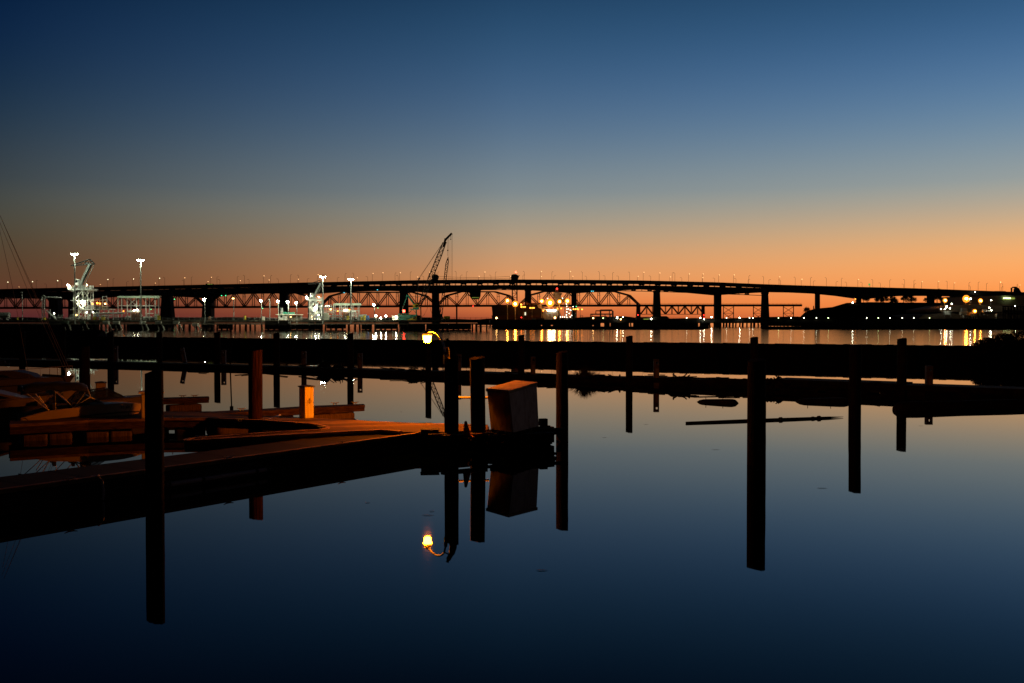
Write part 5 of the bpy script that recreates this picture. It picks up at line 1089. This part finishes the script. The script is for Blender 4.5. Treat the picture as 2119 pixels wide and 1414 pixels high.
# utility posts on the old dock
M_POST = mat('weathered white utility post', (0.16, 0.15, 0.17), 0.7, (0.11, 0.10, 0.12), 3)
for x, yt, yw, w, rot, lb in ((1358, 743, 798, 11, 0, 'pale utility post with a round hole on the old dock at right centre'), (1103, 738, 787, 10, 0, 'pale utility post on the old dock behind the white box top'), (745, 731, 772, 9.5, 0, 'pale utility post on the old dock right of the finger pile'), (629, 727, 767, 9.5, 0, 'pale utility post on the old dock above the lit pedestal'), (463, 725, 761, 9, 0, 'pale utility post on the old dock beside the light reflection'), (381, 720, 757, 8, .2, 'leaning utility post on the old dock left of the light reflection'), (1922, 757, 818, 13, 0, 'pale utility post behind the great round log'), (240, 716, 756, 8, 0, 'dim utility post on the old dock right of the canopy pile'), (950, 733, 780, 9, 0, 'dim utility post on the old dock right of the lamp pile')):
    b = on(x, yw, 0); s = w / F * b.y; hh = at(x, yt, b.y).z; o = thing('utility_post', lb, 'utility post', (b.x, b.y, .3)); dx_ = math.sin(rot) * .8
    m = MB(); z1, z2 = hh - .26 * (hh / 1.4), hh - .14 * (hh / 1.4)
    def bx2(za, zb, fa, fb): 
        c0 = b.x - dx_ * za / hh; m.box((c0 + (fa + fb) / 2 * s, b.y, (za + zb) / 2), ((fb - fa) * s, s * .8, zb - za), 0, (0, -rot) if rot else None)
    bx2(0.0, z1, -.5, .5); bx2(z2, hh, -.5, .5); bx2(z1, z2, -.5, -.12); bx2(z1, z2, .32, .5)
    m.build('post', M_POST, o)
    m = MB(); c0 = b.x - dx_ * .5; m.box((c0 + s * .1, b.y - s * .41, hh * .45), (s * .55, .02, hh * .38), 0, (0, -rot) if rot else None); m.build('panel', mat('pale post panel', (0.3, 0.28, 0.32), .6), o)

# ------------------------------------------------------------------ white box, cone and timber float
tf = thing('timber_float', 'ragged float of stacked dark boards under the white box', 'float', tuple(on(1080, 900, .3)))
rr = random.Random(3)
lay = [on(885, 899, .45), on(1012, 904, .45)]
for i in range(26):
    z = .06 + .095 * (i % 5); px = rr.uniform(985, 1095); y0 = rr.uniform(898, 912); a = on(px, y0, .3); ang = math.radians(rr.uniform(18, 40)); L = rr.uniform(1.4, 2.4)
    e = Vector((math.cos(ang), math.sin(ang), 0)); c = a + e * L * .4
    lim = at(1147 - 4 * abs((i % 5) - 3), 900, c.y + e.y * L / 2).x; tip = c.x + e.x * L / 2
    if tip > lim: c = c - e * ((tip - lim) / e.x)
    m = MB(); m.box((c.x, c.y, z), (L, rr.uniform(.12, .24), .07), ang, (0, rr.uniform(-.02, .02))); m.build('board', rr.choice((M_OLD, M_OLD, M_WALKF)), tf)
for x, y, L, an in ((1140, 889, .8, .1), (1128, 884, .35, .9), (912, 900, .8, .55), (975, 901, .9, .5), (944, 902, .9, .62)):
    c = on(x, y, .5); m = MB(); m.box((c.x, c.y + .2, .47), (L, .14, .09), an); m.build('board', M_FASCIA if x < 1000 else M_OLD, tf)
for c0 in ((1000, 897), (1080, 892), (950, 898)):
    c = on(c0[0], c0[1], .4); m = MB(); m.box((c.x, c.y + .45, .2), (1.5, 1.2, .3), .4); m.build('deck_block', M_OLD, tf)
m = MB(); c = on(1124, 879, .55); m.box((c.x, c.y, .62), (.22, .18, .2), .3); m.build('upright_block', M_FASCIA, tf)
bo = thing('dock_box', 'tall leaning off white dock box with a sloped lid', 'storage box', tuple(on(1063, 895, .52)))
zb = .56; L_, Fr, Rt = on(1015.5, 888.5, zb), on(1061, 896, zb), on(1115, 882.5, zb); Bk = L_ + (Rt - Fr)
lean = Vector((-.105, .0, 0)); hF, hB = 1.08, 1.2
tops = [L_ + lean * 1.0 + Vector((0,0,hF)), Fr + lean + Vector((0,0,hF)), Rt + lean * .55 + Vector((0,0,hB)), Bk + lean * .55 + Vector((0,0,hB))]
m = MB(); m.add([L_, Fr, Rt, Bk] + tops, [(3,2,1,0),(4,5,6,7),(0,1,5,4),(1,2,6,5),(2,3,7,6),(3,0,4,7)]); m.build('body', M_BOXL, bo, bevel=.012)
cen = sum(tops, Vector()) / 4
m = MB(); l0 = [cen + (p - cen) * 1.045 + Vector((0,0,-.05)) for p in tops]; l1 = [p + Vector((0,0,.085)) for p in l0]; m.add(l0 + l1, [(3,2,1,0),(4,5,6,7),(0,1,5,4),(1,2,6,5),(2,3,7,6),(3,0,4,7)]); m.build('lid', M_LID, bo, bevel=.012)
m = MB(); q0 = Fr + (Rt - Fr) * .62; q1 = tops[1] + (tops[2] - tops[1]) * .62; u = (Rt - Fr).normalized(); nn = Vector((u.y, -u.x, 0)) * .004
m.beam(q0 + nn, q1 + nn + Vector((0,0,-.06)), .008); m.beam(Fr + nn * 1 + u * .02, tops[1] + nn + u * .02 - Vector((0,0,.06)), .01)
m.build('seam', M_INK, bo)
for t in (.05, .32, .58, .82, .96):
    c = Fr + (Rt - Fr) * t; m = MB(); m.box((c.x, c.y + .05, .5), (.1, .1, .12), .7); m.build('foot', M_FASCIA, bo)
for t in (.1, .5): c = L_ + (Fr - L_) * t; m = MB(); m.box((c.x, c.y + .06, .5), (.1, .1, .12), -.5); m.build('foot', M_FASCIA, bo)
cq = on(966, 905, .45); o = thing('traffic_cone', 'small orange traffic cone between the two dark piles', 'traffic cone', (cq.x, cq.y, .45))
m = MB(); m.tube([(cq.x + .02, cq.y, .47), (cq.x, cq.y, .5), (cq.x - .03, cq.y, .86), (cq.x - .032, cq.y, .875)], [.12, .105, .035, .02], 16); m.build('cone', M_CONE, o, smooth=True)
m = MB(); m.box((cq.x + .02, cq.y, .462), (.3, .3, .03), .3); m.build('base', M_CONE, o, bevel=.008)

# ------------------------------------------------------------------ old dock with debris across the basin
OD = [on(-40, 750, 0), on(229, 757.5, 0), on(572, 767, 0), on(886, 779.5, 0), on(1302, 796.5, 0), on(1600, 807, 0), on(1866, 818.5, 0), on(2560, 845.6, 0)]
od_lb = ['old floating dock section at the far left behind the boats', 'old floating dock section behind the thick left pile', 'old floating dock section behind the lit pedestal', 'old floating dock section between lamp pile and grass clump', 'old floating dock section left of the thickest pile', 'old floating dock section right of the thickest pile', 'old floating dock section at the far right edge']
for i, (a, b) in enumerate(zip(OD, OD[1:])):
    u = (b - a).normalized(); n_ = Vector((-u.y, u.x, 0)); L = (b - a).length; c = (a + b) / 2 + n_ * .9; ang = math.atan2(u.y, u.x); h = (.3, .3, .3, .36, .42, .56, .5)[i]
    o = thing('old_dock', od_lb[i], 'dock', tuple(c)); rr = random.Random(i)
    m = MB(); m.box((c.x, c.y, h - .06), (L, 1.9, .1), ang); m.box((a + b).to_tuple()[0:2] and ((a.x + b.x) / 2, (a.y + b.y) / 2, h - .15), (L, .14, .2), ang); m.box((c.x, c.y, h - .28), (L, 1.5, .45), ang); m.build('deck', M_OLD, o)
    k = .3
    while k < L - .5:
        l = rr.uniform(1.2, 2.4); q = a + u * (k + l / 2) + n_ * .9; m = MB(); m.box((q.x, q.y, .05), (l, 1.5, .3), ang); m.build('float', M_OLD, o); k += l + rr.uniform(.1, .5)
def dpt(px, off=0.0): 
    y = interp([(-40,750),(229,757.5),(572,767),(886,779.5),(1302,796.5),(1600,807),(1866,818.5),(2160,830)], px); q = on(px, y, 0); return q + Vector((-.05, -1, 0)) * off
rr = random.Random(21); odang = math.atan2(OD[6].y - OD[4].y, OD[6].x - OD[4].x)
# scattered boards
for i in range(34):
    px = rr.choice((rr.uniform(400, 1000), rr.uniform(1000, 1840), rr.uniform(1340, 2000))); q = dpt(px, rr.uniform(-1.2, .25)); L = rr.uniform(.7, 2.6); m = MB(); m.box((0, 0, 0), (L, rr.uniform(.08, .25), rr.uniform(.04, .09)), 0)
    m.box((L * .2, .02, .07), (L * .5, .07, .05), rr.uniform(-.3, .3))
    o = m.build('loose_board', M_OLD); o.location = (q.x, q.y, rr.uniform(.33, .46)); o.rotation_euler = (0, rr.uniform(-.1, .1), odang + rr.uniform(-.35, .35)); tag(o, 'loose dark board lying among the debris on the old dock', 'board', 'loose boards on the old dock')
def dinghy(px0, px1, y0, y1, hh, label):
    a, b = on(px0, y0, 0), on(px1, y1, 0); u = (b - a).normalized(); n_ = Vector((-u.y, u.x, 0)); L = (b - a).length; m = MB(); N_, S_ = 14, 7; vs = []
    for i in range(N_ + 1):
        t = i / N_; w = .42 * (1 - abs(2 * t - 1) ** 5) + .04; k = hh * (.72 + .35 * t) * (1 - abs(2 * t - 1) ** 9 * .7)
        for j in range(S_): q = -1 + 2 * j / (S_ - 1); p = a + u * (L * t) + n_ * (q * w); vs.append((p.x, p.y, -.04 + k * (1 - abs(q) ** 4)))
    m.add(vs, [(i*S_ + j, i*S_ + j + 1, (i+1)*S_ + j + 1, (i+1)*S_ + j) for i in range(N_) for j in range(S_ - 1)])
    for t in (.22, .63): p = a + u * (L * t); m.beam((p.x, p.y, hh * .6), (p.x, p.y, hh * 1.15), .02)
    tag(m.build('upturned_dinghy', M_OLD), label, 'boat')
dinghy(1442, 1528, 832, 835, .21, 'upturned dark dinghy floating left of the thickest pile')
dinghy(1646, 1762, 832, 833, .24, 'longer upturned dark dinghy floating right of the thickest pile')
# smaller heaps
def heap(px, w, h, label, name='debris_heap'):
    q = dpt(px, .1); m = MB(); r2_ = random.Random(int(px)); n = 16; vs = []
    for i in range(n):
        x = -w / 2 + w * i / (n - 1); e = 1 - abs(2 * i / (n - 1) - 1) ** 3
        for y, k in ((-.4, .25), (-.1, 1), (.3, .8), (.6, 0)): vs.append((q.x + x, q.y + y + r2_.uniform(-.05, .05), .3 + h * k * e * r2_.uniform(.55, 1.1)))
    m.add(vs, [(4*i + j, 4*i + j + 1, 4*i + j + 5, 4*i + j + 4) for i in range(n - 1) for j in range(3)])
    for k in range(5): x = r2_.uniform(-.5, .5) * w; m.beam((q.x + x, q.y - .2, .35), (q.x + x + r2_.uniform(-.5, .5), q.y + .1, .35 + h * r2_.uniform(.7, 1.2)), .05)
    tag(m.build(name, M_OLD), label, 'debris')
heap(672, 1.0, .42, 'lumpy dark heap of debris beside the white glints on the old dock'); heap(700, .9, .3, 'low dark debris lump just right of the lumpy heap'); heap(1405, 1.5, .3, 'pointed heap of broken boards on the old dock'); heap(1240, 2.6, .16, 'flat heap of planks left of the grass pile end'); heap(860, 1.6, .12, 'very low debris left of the lamp pile reflection'); heap(1600, 1.5, .35, 'ragged debris with sticks right behind the thickest pile')
q = on(645, 768, 0); m = MB(); m.tube([(q.x - .2, q.y - 1.6, .02), (q.x - .12, q.y - 1.6, .08), (q.x + .05, q.y - 1.6, .08), (q.x + .18, q.y - 1.6, .02)], [.01, .07, .07, .01], 8); tag(m.build('net_float', M_OLD), 'small dark pointed float left of the lumpy debris heap', 'float')
# grass clump on the float
q = dpt(1212, .1); m = MB()
for i in range(420):
    a = rr.uniform(0, 6.28); r = abs(rr.gauss(0, .42)); x, y = q.x + r * math.cos(a) * 1.0, q.y + .5 + r * math.sin(a) * .5; hh = rr.uniform(.35, .75) * max(.3, 1 - r / 1.2); d = (rr.uniform(-.25, .25) + (x - q.x) * .4, rr.uniform(-.2, .2)); w = .012
    m.add([(x - w, y, .3), (x + w, y, .3), (x + d[0] * .5 + w * .7, y + d[1] * .5, .3 + hh * .6), (x + d[0] * .5 - w * .7, y + d[1] * .5, .3 + hh * .6), (x + d[0], y + d[1], .3 + hh)], [(0,1,2,3),(3,2,4)])
tag(m.build('grass_clump', M_GRASS), 'dark spiky grass clump growing on the old dock', 'grass')
# great round log / tank at right
a, b = on(1849, 849, 0), on(2235, 839, 0); u = (b - a).normalized(); L = (b - a).length; m = MB(); r = .30
pts = [a + u * (L * t) for t in (0, .006, .02, .045, .12, .35, .6, .8, 1)]; m.tube([(p.x, p.y, .02 + .006 * math.sin(i * 2.1)) for i, p in enumerate(pts)], [.05, .16, .25, r, r * 1.03, r * .99, r * 1.0, r * .92, r * .9], 22)
tag(m.build('round_log', M_OLD, smooth=True), 'great dark round ended log floating at the right edge', 'log')
# floating spar
a, b = on(1419.5, 875, .03), on(1745, 863, .03); u = (b - a).normalized(); L = (b - a).length; o = thing('floating_spar', 'long thin dark spar floating on the water behind the thickest pile', 'spar', tuple(a))
m = MB(); m.tube([a + u * (L * t) for t in (0, .3, .6, .9, 1.0)], [.035, .045, .045, .035, .008], 8); m.build('spar', M_OLD, o)
m = MB()
for t in (.58, .79, .83): m.tube([a + u * (L * t), a + u * (L * t + .1)], .075 if t != .79 else .055, 8)
m.build('ring', M_BLACK, o)

# ------------------------------------------------------------------ boats
def boat(name, label, stern, bow, beam, fb, sheer, hullmat, extras):
    """stern, bow: points on the water; fb: freeboard at the stern, sheer: extra at the bow"""
    u = (bow - stern); L = u.length; u.normalize(); n_ = Vector((u.y, -u.x, 0)); ang = math.atan2(u.y, u.x); o = thing(name, label, 'boat', (stern.x, stern.y, 0))
    def P(t, s, z): p = stern + u * (L * t) + n_ * s; return Vector((p.x, p.y, z))
    def W(t): return beam / 2 * (1 - max(0, (t - .35) / .65) ** 2.4) * (.9 + .1 * min(1, t / .3)) + .015
    def Z(t): return interp(extras['sheer'], t) if 'sheer' in extras else fb + sheer * t ** 1.1
    m = MB(); N_ = 22; vs = []
    for i in range(N_ + 1):
        t = i / N_; w, z = W(t), Z(t); rake = .10 * max(0, (t - .7) / .3) ** 2
        sec = [(0, -.15), (w * .75 * (1 - .3 * t), -.08), (w * (.92 - .25 * t * t), z * .42), (w * (1.0 - .02), z * .78), (w, z)]
        row = [P(t - rake * (1 - zz / z), -s, zz) for s, zz in reversed(sec)] + [P(t - rake * (1 - zz / z), s, zz) for s, zz in sec[1:]]
        vs += row
    k = 9; m.add(vs, [(i*k + j, (i+1)*k + j, (i+1)*k + j + 1, i*k + j + 1) for i in range(N_) for j in range(k - 1)] + [tuple(range(k))])
    hull = m.build('hull', hullmat, o, smooth=True)
    m = MB()
    for sg in (-1, 1):
        for i in range(N_): 
            t0, t1 = i / N_, (i + 1) / N_
            m.beam(P(t0 - .10 * max(0, (t0 - .7) / .3) ** 2 * .3, sg * (W(t0) * .995 + .004), Z(t0) * (.62 + .1 * t0)), P(t1 - .10 * max(0, (t1 - .7) / .3) ** 2 * .3, sg * (W(t1) * .995 + .004), Z(t1) * (.62 + .1 * t1)), .012, .05 * (1.2 - t0 * .5))
    m.build('stripe', M_STRIPE, hull)
    m = MB()
    for sg in (-1, 1): m.tube([P(i / N_, sg * W(i / N_), Z(i / N_) + .01) for i in range(N_ + 1)], .022, 6)
    m.build('gunwale', M_STRIPE if extras.get('darkrail') else hullmat, hull)
    m = MB(); t0 = extras.get('deck_from', .6); vs = []; M_ = 10
    for i in range(M_ + 1):
        t = t0 + (1 - t0) * i / M_
        for s in (-1, -.5, 0, .5, 1): vs.append(P(t, s * W(t) * .99, Z(t) + .05 * (1 - s * s) * (1 - i / M_ * .7) - .005))
    m.add(vs, [(i*5 + j, i*5 + j + 1, (i+1)*5 + j + 1, (i+1)*5 + j) for i in range(M_) for j in range(4)]); m.build('foredeck', hullmat, o, smooth=True)
    m = MB(); vs = []
    for i in range(M_ + 1):
        t = .02 + (t0 - .0) * i / M_
        for s in (-1, 1): vs.append(P(t, s * W(t) * .9, Z(t) * .5))
    m.add(vs, [(2*i, 2*i + 1, 2*i + 3, 2*i + 2) for i in range(M_)])
    for t in (.3, .45):
        for s in (-.3, .3): m.box(P(t, s * beam, Z(t) * .75), (.34, .36, .25), ang); m.box(P(t - .045, s * beam, Z(t) * 1.0), (.08, .36, .36), ang)
    m.build('cockpit', M_INT, o)
    return o, P, W, Z, ang
sb, bbw = on(25, 913.5, 0), on(286, 890, 0)
sb = Vector((-15.15, 30.55, 0)); bbw = Vector((-12.02, 32.35, 0))
o, P, W, Z, ang = boat('motor_boat', 'small white runabout with a dark bimini moored at the orange lit finger', sb, bbw, 1.45, .50, .36, M_HULL, {'deck_from': .55, 'sheer': [(0,.55),(.2,.74),(.4,.80),(.6,.865),(.8,.87),(.9,.84),(1,.79)]})
m = MB(); gl = MB()
for sg in (-1, 1):
    A_, B_, T_ = P(.40, sg * .62, Z(.40) + .02), P(.66, sg * .42, Z(.66) + .05), P(.545, sg * .53, 1.13)
    m.tube([A_, T_, B_, A_], .018, 8); gl.add([A_, B_, T_], [(0, 1, 2)])
T0, T1, B0_, B1_ = P(.545, -.53, 1.13), P(.545, .53, 1.13), P(.66, -.42, Z(.66) + .05), P(.66, .42, Z(.66) + .05)
m.tube([T0, T1], .016, 8); m.tube([B0_, B1_], .016, 8); m.tube([(T0 + T1) / 2, (B0_ + B1_) / 2], .014, 8); ws = m.build('windshield_frame', M_STEEL, o, smooth=True)
gl.add([T0, T1, B1_, B0_], [(0, 1, 2, 3)]); g = bpy.data.materials.new('tinted glass'); g.use_nodes = True; gb = g.node_tree.nodes['Principled BSDF']; gb.inputs['Base Color'].default_value = (.03, .035, .05, 1); gb.inputs['Roughness'].default_value = .05; gb.inputs['Alpha'].default_value = .55
gl.build('glass', g, ws)
zt_ = 1.47                                          # bimini: bowed canvas on crossed steel tubes
m = MB(); vs = []; NB = 12
for i in range(NB + 1):
    t = .0 + .52 * i / NB
    for j in range(7): s = -1 + j / 3; vs.append(P(t, s * .72, zt_ + .14 * (1 - s * s) ** .6 - .09 * abs(2 * i / NB - 1) ** 2.5 + .02 * math.sin(i * 1.6 + j)))
m.add(vs, [(i*7 + j, i*7 + j + 1, (i+1)*7 + j + 1, (i+1)*7 + j) for i in range(NB) for j in range(6)])
for sg in (0, 6):
    n0 = len(m.v); e = [Vector(vs[i*7 + sg]) for i in range(NB + 1)]; m.add(e + [p - Vector((0, 0, .1 + .02 * math.sin(i))) for i, p in enumerate(e)], [(i, i + 1, i + NB + 2, i + NB + 1) for i in range(NB)])
bm2 = m.build('bimini', M_CANVAS, o, smooth=True); s_ = bm2.modifiers.new('cloth', 'SOLIDIFY'); s_.thickness = .02
m = MB()
for sg in (-1, 1):
    for (t0, z0), (t1, z1) in (((.02, zt_ - .06), (.22, Z(.22))), ((.25, zt_ - .02), (.41, Z(.41) + .02)), ((.52, zt_ - .08), (.41, Z(.41) + .02)), ((.14, zt_ - .25), (.22, Z(.22))), ((.36, zt_ - .02), (.31, zt_ - .2)), ((.52, zt_ - .08), (.545, 1.13))):
        m.tube([P(t0, sg * .68, z0), P(t1, sg * .66, z1)], .013, 7)
for t_, z_ in ((.02, zt_ - .06), (.25, zt_ - .02), (.52, zt_ - .08)): m.tube([P(t_, -.68, z_), P(t_, -.35, z_ + .1), P(t_, .35, z_ + .1), P(t_, .68, z_)], .013, 7)
m.build('bimini_frame', M_STEEL, bm2, smooth=True)
m = MB(); m.tube([P(.265, .7, Z(.26) + .03), P(.265, .7, Z(.26) + .62)], .01, 6); m.ball(P(.265, .7, Z(.26) + .03), .025, 8, 6); m.build('rod_holder', M_STEEL, o)
m = MB()                                            # registration marks near the bow
for k, t in enumerate((.80, .815, .845, .86, .872)):
    a = P(t, W(t) + .006, Z(t) * .84); b = P(t + .006, W(t + .006) + .006, Z(t) * .93); m.beam(a, b, .012, .012)
    if k in (0, 2, 3): m.beam(b, P(t + .014, W(t + .014) + .006, Z(t) * .93), .01, .01); m.beam(P(t + .002, W(t) + .006, Z(t) * .885), P(t + .011, W(t + .011) + .006, Z(t) * .885), .01, .01)
m.build('registration_marks', M_INK, o)
m = MB(); m.tube([P(.9, W(.9), Z(.9)), P(.86, W(.86) + .1, .55), P(.85, .8, .5)], .012, 6); m.tube([P(.03, W(.03), Z(.03)), P(.05, .85, .52)], .012, 6); m.build('mooring_line', M_ROPE, o)
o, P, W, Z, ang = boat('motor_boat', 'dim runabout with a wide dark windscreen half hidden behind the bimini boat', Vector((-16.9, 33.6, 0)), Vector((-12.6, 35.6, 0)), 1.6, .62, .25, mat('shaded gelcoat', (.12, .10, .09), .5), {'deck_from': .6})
m = MB(); gl = MB(); pts = [(.36, .62, .02), (.42, .58, .30), (.62, .52, .38), (.74, .40, .05)]
for sg in (-1, 1): v4 = [P(t, sg * s_, Z(t) + z) for t, s_, z in pts]; m.tube(v4, .016, 6); gl.add(v4, [(0, 1, 2, 3)])
q4 = [P(t, sg * s_, Z(t) + z) for t, s_, z in pts[2:] for sg in (-1, 1)]; m.tube([q4[0], q4[1]], .016, 6); m.tube([q4[2], q4[3]], .016, 6); gl.add(q4, [(0, 1, 3, 2)]); ws = m.build('windshield_frame', M_STRIPE, o, smooth=True)
g2 = g.copy(); g2.node_tree.nodes['Principled BSDF'].inputs['Alpha'].default_value = .8; gl.build('glass', g2, ws)
# second motor boat, left
o, P, W, Z, ang = boat('motor_boat', 'white motor boat with a dark tinted windscreen cut by the left edge', Vector((-20.0, 33.4, 0)), Vector((-15.9, 34.4, 0)), 1.6, .62, .30, mat('second gelcoat', (.30, .25, .19), .4, (.22, .18, .14), 1.5), {'deck_from': .55})
m = MB(); vs = []
for t, z in ((.28, .04), (.36, .34), (.58, .34), (.8, .03)):
    for s in (-1, 1): vs.append(P(t, s * W(t) * .8, Z(t) + z))
m.add(vs, [(0,1,3,2),(2,3,5,4),(4,5,7,6),(0,2,4,6),(1,7,5,3)]); cb = m.build('cabin_top', mat('second cabin gelcoat', (.3, .25, .19), .4), o)
m = MB(); m.add([P(.34, W(.34) * .8 + .012, Z(.34) + .07), P(.38, W(.38) * .8 + .012, Z(.38) + .28), P(.57, W(.57) * .8 + .012, Z(.57) + .28), P(.72, W(.72) * .82 + .012, Z(.72) + .07)], [(0, 1, 2, 3)]); m.build('window', M_GLASS, cb)
m = MB(); m.box(P(.93, .0, Z(.93) + .06), (.35, .3, .12), ang + .3); m.build('cover', M_CANVAS, o)
# sailing boat behind with a blue sail cover; its mast is left of the view, its wires cross the sky
o, P, W, Z, ang = boat('sailing_boat', 'sailing boat with a navy sail cover on the boom and thin rigging wires', Vector((-26.6, 45.2, 0)), Vector((-20.2, 45.9, 0)), 2.3, .72, .25, mat('grey white gelcoat', (0.26, 0.23, 0.22), .4, (.2, .18, .17), 1), {'deck_from': .12})
m = MB(); vs = []
for t, z, w in ((.2, .05, .75), (.23, .4, .7), (.62, .38, .6), (.72, .2, .5), (.76, .03, .45)):
    for s in (-1, 1): vs.append(P(t, s * w, Z(t) + z))
m.add(vs, [(0,1,3,2),(2,3,5,4),(4,5,7,6),(6,7,9,8),(0,2,4,6,8),(1,9,7,5,3)]); cb = m.build('cabin', mat('cabin grey white', (0.16, 0.13, 0.13), .5), o, bevel=.03)
m = MB(); m.add([P(.34, .715, Z(.3) + .12), P(.36, .70, Z(.3) + .26), P(.55, .645, Z(.5) + .25), P(.6, .63, Z(.5) + .12)], [(0, 1, 2, 3)]); m.build('window', M_GLASS, cb)
m = MB(); m.tube([P(-.15, 0, 1.62), P(.1, 0, 1.62), P(.4, 0, 1.58), P(.53, 0, 1.62)], [.12, .17, .15, .09], 10); m.tube([P(-.15, 0, 1.5), P(.56, 0, 1.55)], .05, 8); m.build('sail_cover', M_CANVAS, o, smooth=True)
m = MB(); m.tube([P(.02, 0, .8), P(-.02, 0, 10.2)], [.07, .05], 8); m.build('mast', M_GALV, o)
m = MB(); tip = at(-28, 365, 45.4)
for q, r in ((P(.97, 0, Z(.97)), .0085), (P(.99, 0, Z(.99) - .02), .0085)): m.tube([at(0 if r else 0, 446, 45.4), q], .0085, 5)
m.tube([at(-4, 452, 45.6), at(57, 600, 45.8), P(.96, .12, Z(.96))], .008, 5); m.tube([at(-2, 470, 45.4), at(27, 600, 45.4), P(.72, .5, Z(.7))], .008, 5)
m.build('rigging', M_STEEL, o)
m = MB(); pr = [P(.8, .6, Z(.8)), P(.8, .6, Z(.8) + .45), P(.99, .06, Z(.99) + .48), P(.8, -.6, Z(.8) + .45), P(.8, -.6, Z(.8))]; m.tube(pr, .016, 6); m.tube([P(.9, .3, Z(.9)), P(.9, .3, Z(.9) + .46)], .014, 6); m.tube([P(.99, .06, Z(.99)), P(.99, .06, Z(.99) + .48)], .014, 6); m.tube([P(.5, .9, Z(.5)), P(.5, .9, Z(.5) + .4), P(.8, .6, Z(.8) + .45)], .012, 6); m.build('pulpit', M_STEEL, o)
# storage box seen under the bimini, and a long pole beyond it
q = on(118, 836, .48); m = MB(); m.box((q.x, q.y + .6, .48 + .28), (1.15, .7, .56), .25); m.box((q.x, q.y + .6, 1.07), (1.2, .75, .06), .25); m.beam((q.x - .1, q.y + .215, .5), (q.x - .1, q.y + .215, 1.02), .015)
tag(m.build('locker', M_HULL, loc=(q.x, q.y, .48), bevel=.015), 'pale low dock locker seen beneath the dark bimini', 'locker')
m = MB(); a, b = at(88, 776.5, 40), at(130, 779, 40); m.tube([a, b], .05, 8); m.tube([b, (b.x + .3, b.y + .1, b.z - .8)], .04, 8); tag(m.build('boat_pole', M_BLACK), 'short dark horizontal pole above the bimini at left', 'pole')

m = MB(); vs = []; rr = random.Random(77)
for i in range(30):
    px = 1985 + i * 12; k = min(1, max(0, (px - 1990) / 110)); z = on(px, 713, 0).z
    for d, f in ((76, 0), (79, .8), (82, 1), (86, .7), (90, 0)): q = at(px, 713, d); vs.append((q.x, d + rr.uniform(-.2, .2), -.1 + f * k * (2.2 + rr.uniform(-.15, .15)) if f else -.5))
m.add(vs, [(5*i + j, 5*i + j + 1, 5*i + j + 6, 5*i + j + 5) for i in range(29) for j in range(4)]); structure(m.build('bank', M_HILL))
# ------------------------------------------------------------------ dark scrub at the right end of the breakwater
for i, (px, yt, w, d, lb) in enumerate(((2044, 700, 60, 82, 'low dark scrub bush at the right end of the breakwater'), (2076, 690, 64, 81, 'dark scrub bush right of the low one on the breakwater'), (2116, 684, 84, 80, 'tallest dark scrub bush at the right edge of the view'))):
    b = at(px, 722, d); zt3 = at(px, yt, d).z; rr = random.Random(60 + i); o = thing('scrub_bush', lb, 'bush', (b.x, d, 1.2)); wd = w / F * d; m = MB()
    for k in range(12): m.tube([(b.x + rr.uniform(-.1, .1), d, 0), (b.x + rr.uniform(-.5, .5) * wd, d + rr.uniform(-.4, .4), zt3 - rr.uniform(.1, .5))], [.03, .008], 5)
    m.build('stem', M_BARK, o); m = MB()
    for k in range(4200):
        e = rr.uniform(-1, 1); c = Vector((b.x + e * wd * .6, d + rr.uniform(-.6, .6), .2 + (zt3 - .2) * rr.uniform(0, 1) ** .7 * (1 - .55 * abs(e) ** 2))); s = rr.uniform(.03, .07); u = Vector((rr.uniform(-.6, .6), rr.uniform(-.6, .6), rr.uniform(.2, 1))).normalized(); w_ = u.cross(Vector((rr.uniform(-1, 1), rr.uniform(-1, 1), .1))).normalized()
        m.add([c - u * s * 2, c + w_ * s * .7, c + u * s * 2, c - w_ * s * .7], [(0, 1, 2, 3)])
    m.build('foliage', M_LEAF, o)

# a few leaves adrift on the still water
for i, (px, py) in enumerate(((1912, 848), (1905, 881), (640, 900), (830, 852), (1336, 878), (884, 1066), (893, 1058), (1250, 905), (1480, 930), (760, 1040), (1120, 1180), (1700, 1010))):
    q = on(px, py, .006); m = MB(); w = .05 + .03 * (i % 3); m.add([(q.x - w, q.y, .005), (q.x - w * .3, q.y - .02, .012), (q.x + w * .6, q.y - .015, .01), (q.x + w * 1.3, q.y, .005), (q.x + w * .4, q.y + .02, .008), (q.x - w * .5, q.y + .02, .009)], [(0, 1, 2, 3, 4, 5)])
    tag(m.build('floating_leaf', M_FASCIA, loc=(q.x, q.y, 0)), 'tiny leaf floating on the still open water', 'leaf', 'leaves adrift on the water')
